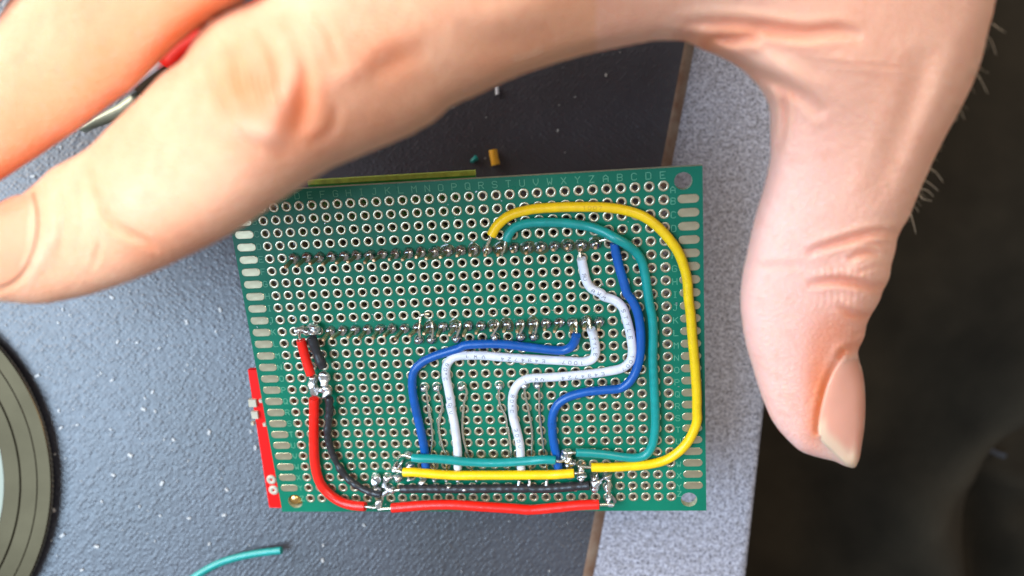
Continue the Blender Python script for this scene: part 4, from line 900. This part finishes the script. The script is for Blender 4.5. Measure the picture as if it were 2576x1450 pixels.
me.update(calc_edges=True); me.validate()
me.polygons.foreach_set('use_smooth', np.full(len(me.polygons), True))
for nm, val in (('flush_glow', HRED), ('pale', HPALE), ('pink', HPINK)):
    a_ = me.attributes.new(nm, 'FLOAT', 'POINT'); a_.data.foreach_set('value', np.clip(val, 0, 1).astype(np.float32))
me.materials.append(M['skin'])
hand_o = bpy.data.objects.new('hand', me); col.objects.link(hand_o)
tag(hand_o, 'bare hand held over the board, index finger stretched left and thumb hanging down at right', 'hand')

def hand_front(u, v):
    X, Y, U2, x0, y0, S_ = HG; fx = (u - x0) / S_; fy = (v - y0) / S_; i, j = int(fx), int(fy); a, b = fx - i, fy - j
    h2 = U2[i, j] * (1 - a) * (1 - b) + U2[i + 1, j] * a * (1 - b) + U2[i, j + 1] * (1 - a) * b + U2[i + 1, j + 1] * a * b
    return float(hdepth(u, v)), math.sqrt(max(h2, 0.0))
def nail(outline, centre, lift, label_):
    c = spline([(p[0], p[1], 0) for p in outline] + [(outline[0][0], outline[0][1], 0)], 6)[:-1, :2]; n = len(c); K_ = 14; v = []; f = []; mi = []
    cen = np.array(centre, float); back = []
    for k_ in range(K_, 0, -1):
        for q in cen + (c - cen) * k_ / K_:
            zc, h = hand_front(*q); t = k_ / K_
            dome = lift * (1 - t**6) + (.05 if lift > .3 else .01)
            d = zc - (h + dome); v.append(ray(*q) * d + [0, 0, CAM_H])
    zc, h = hand_front(*cen); v.append(ray(*cen) * (zc - h - lift) + [0, 0, CAM_H])
    for k_ in range(K_ - 1):
        for j in range(n): f.append((k_ * n + j, (k_ + 1) * n + j, (k_ + 1) * n + (j + 1) % n, k_ * n + (j + 1) % n)); mi.append(0)
    for j in range(n): f.append(((K_ - 1) * n + j, len(v) - 1, (K_ - 1) * n + (j + 1) % n)); mi.append(0)
    b0 = len(v)
    for q in c:
        zc, h = hand_front(*q); d = zc - (h - .7); v.append(ray(*q) * d + [0, 0, CAM_H])
    for j in range(n): f.append((j, (j + 1) % n, b0 + (j + 1) % n, b0 + j)); mi.append(0)
    return v, f, mi, c, n, K_
M['nail'] = mat('nail', (.76, .36, .26), rough=.30, coat=.2, sss=.4, rad=(2.0, .8, .4), cvar=.05, cscale=120, bump=.01, bscale=500)
M['nailtip'] = mat('nail_free_edge', (.74, .60, .42), rough=.35, sss=.2, rad=(1, .8, .5), cvar=.05)
TN = [(2125, 893), (2100, 930), (2082, 970), (2070, 1010), (2062, 1050), (2059, 1082), (2066, 1110), (2090, 1134), (2112, 1155), (2134, 1175), (2150, 1177), (2161, 1158), (2168, 1120), (2175, 1070), (2177, 1010), (2174, 960), (2165, 918), (2150, 893)]
v, f, mi, c, n, K_ = nail(TN, (2125, 1030), .35, '')
no = mesh_obj('fingernail', v, f, M['nail'], hand_o, True)
fr = np.zeros(len(v))
for i in range(len(v) - 1):
    ring, j = (i // n, i % n) if i < K_ * n else (0, (i - K_ * n - 1) % n)
    u_, v__ = c[j]; g_ = np.clip((v__ - 1050) / 30, 0, 1) * np.clip((2166 - u_) / 12, 0, 1)
    fr[i] = np.clip((5.5 - ring) / 2.5, 0, 1) * g_
a_ = no.data.attributes.new('free', 'FLOAT', 'POINT'); a_.data.foreach_set('value', fr.astype(np.float32))
nt = M['nail'].node_tree; pb = nt.nodes['Principled BSDF']; src = pb.inputs['Base Color'].links[0].from_socket
at = nt.nodes.new('ShaderNodeAttribute'); at.attribute_name = 'free'; mx = nt.nodes.new('ShaderNodeMix'); mx.data_type = 'RGBA'
nt.links.new(at.outputs['Fac'], mx.inputs[0]); nt.links.new(src, mx.inputs[6]); mx.inputs[7].default_value = (.80, .54, .38, 1); nt.links.new(mx.outputs[2], pb.inputs['Base Color'])
IN = [(85, 486), (95, 540), (90, 610), (62, 680), (12, 718), (-50, 722), (-120, 715), (-165, 680), (-160, 630), (-110, 585), (-40, 535), (30, 495)]
v, f, mi, c, n, K_ = nail(IN, (-20, 615), .14, '')
M['nail2'] = mat('flushed_nail', (.68, .28, .16), rough=.45, coat=.1, sss=.5, rad=(2.5, .9, .4), cvar=.08, cscale=120)
mesh_obj('fingernail', v, f, [M['nail2']], hand_o, True, mi)
# fine hairs along the outer edge of thumb and wrist
mb = MB()
def W2(x, y): return (1692 + .3432 * x, .3432 * y)
HA = [((2345, 175), (2385, 205), (2440, 240)), ((2300, 262), (2340, 310), (2372, 405)), ((2210, 545), (2260, 590), (2310, 690)), ((2215, 455), (2240, 475), (2272, 512)), ((2215, 535), (2235, 545), (2262, 580)), ((1885, 1005), (1910, 1018), (1935, 1042)),
      ((1885, 1235), (1935, 1270), (1985, 1340)), ((1845, 1322), (1890, 1350), (1950, 1402)), ((1820, 1385), (1870, 1400), (1912, 1440)), ((1815, 1430), (1830, 1455), (1900, 1475)), ((1745, 1565), (1765, 1640), (1782, 1715)), ((1950, 1040), (1962, 1080), (1966, 1110)),
      ((2040, 530), (2090, 600), (2130, 650)), ((1660, 1340), (1700, 1400), (1730, 1470)), ((1690, 1330), (1740, 1390), (1770, 1450))]
for pts in HA:
    P_ = []
    for i, (x, y) in enumerate(pts):
        uu, vv_ = W2(x, y); zc, h = hand_front(uu, vv_); P_.append(ray(uu, vv_) * (zc - h - .15 * i - .05) + [0, 0, CAM_H])
    cc2 = spline(P_, .4); v_, f_ = tube(cc2, np.linspace(.055, .02, len(cc2)), 5); mb.add(v_, f_)
for pts in [((950, 155), (960, 146), (972, 141)), ((870, 102), (880, 90), (890, 84)), ((1290, 148), (1330, 138), (1365, 122))]:
    P_ = []
    for i, (uu, vv_) in enumerate(pts): zc, h = hand_front(uu, vv_); P_.append(ray(uu, vv_) * (zc - h - .3 - .2 * i) + [0, 0, CAM_H])
    cc2 = spline(P_, .4); v_, f_ = tube(cc2, .05, 5); mb.add(v_, f_)
EDGE = [(2500, 20), (2485, 80), (2468, 150), (2445, 215), (2415, 275), (2385, 330), (2352, 395), (2330, 442), (2305, 500), (2287, 545)]
for i in range(90):
    t = rng.random() * (len(EDGE) - 1.001); k_ = int(t); q = np.array(EDGE[k_]) * (1 - t + k_) + np.array(EDGE[k_ + 1]) * (t - k_)
    back = abs(rng.normal()) * 45 + 3; uu, vv_ = q[0] - back, q[1] + rng.normal() * 8; L_ = 14 + 24 * rng.random(); a = .9 + .35 * rng.normal(); P_ = []
    for j in range(3):
        zc, h = hand_front(uu, vv_); P_.append(ray(uu, vv_) * (zc - h - .06 - .12 * j) + [0, 0, CAM_H]); uu += math.cos(a) * L_ / 2; vv_ += math.sin(a) * L_ / 2; a += .25
    cc2 = spline(P_, .5); v_, f_ = tube(cc2, np.linspace(.035, .012, len(cc2)), 4); mb.add(v_, f_)
o = mb.build('hairs', mat('pale_hair', (.55, .42, .28), rough=.4), hand_o, True); o['kind'] = 'stuff'
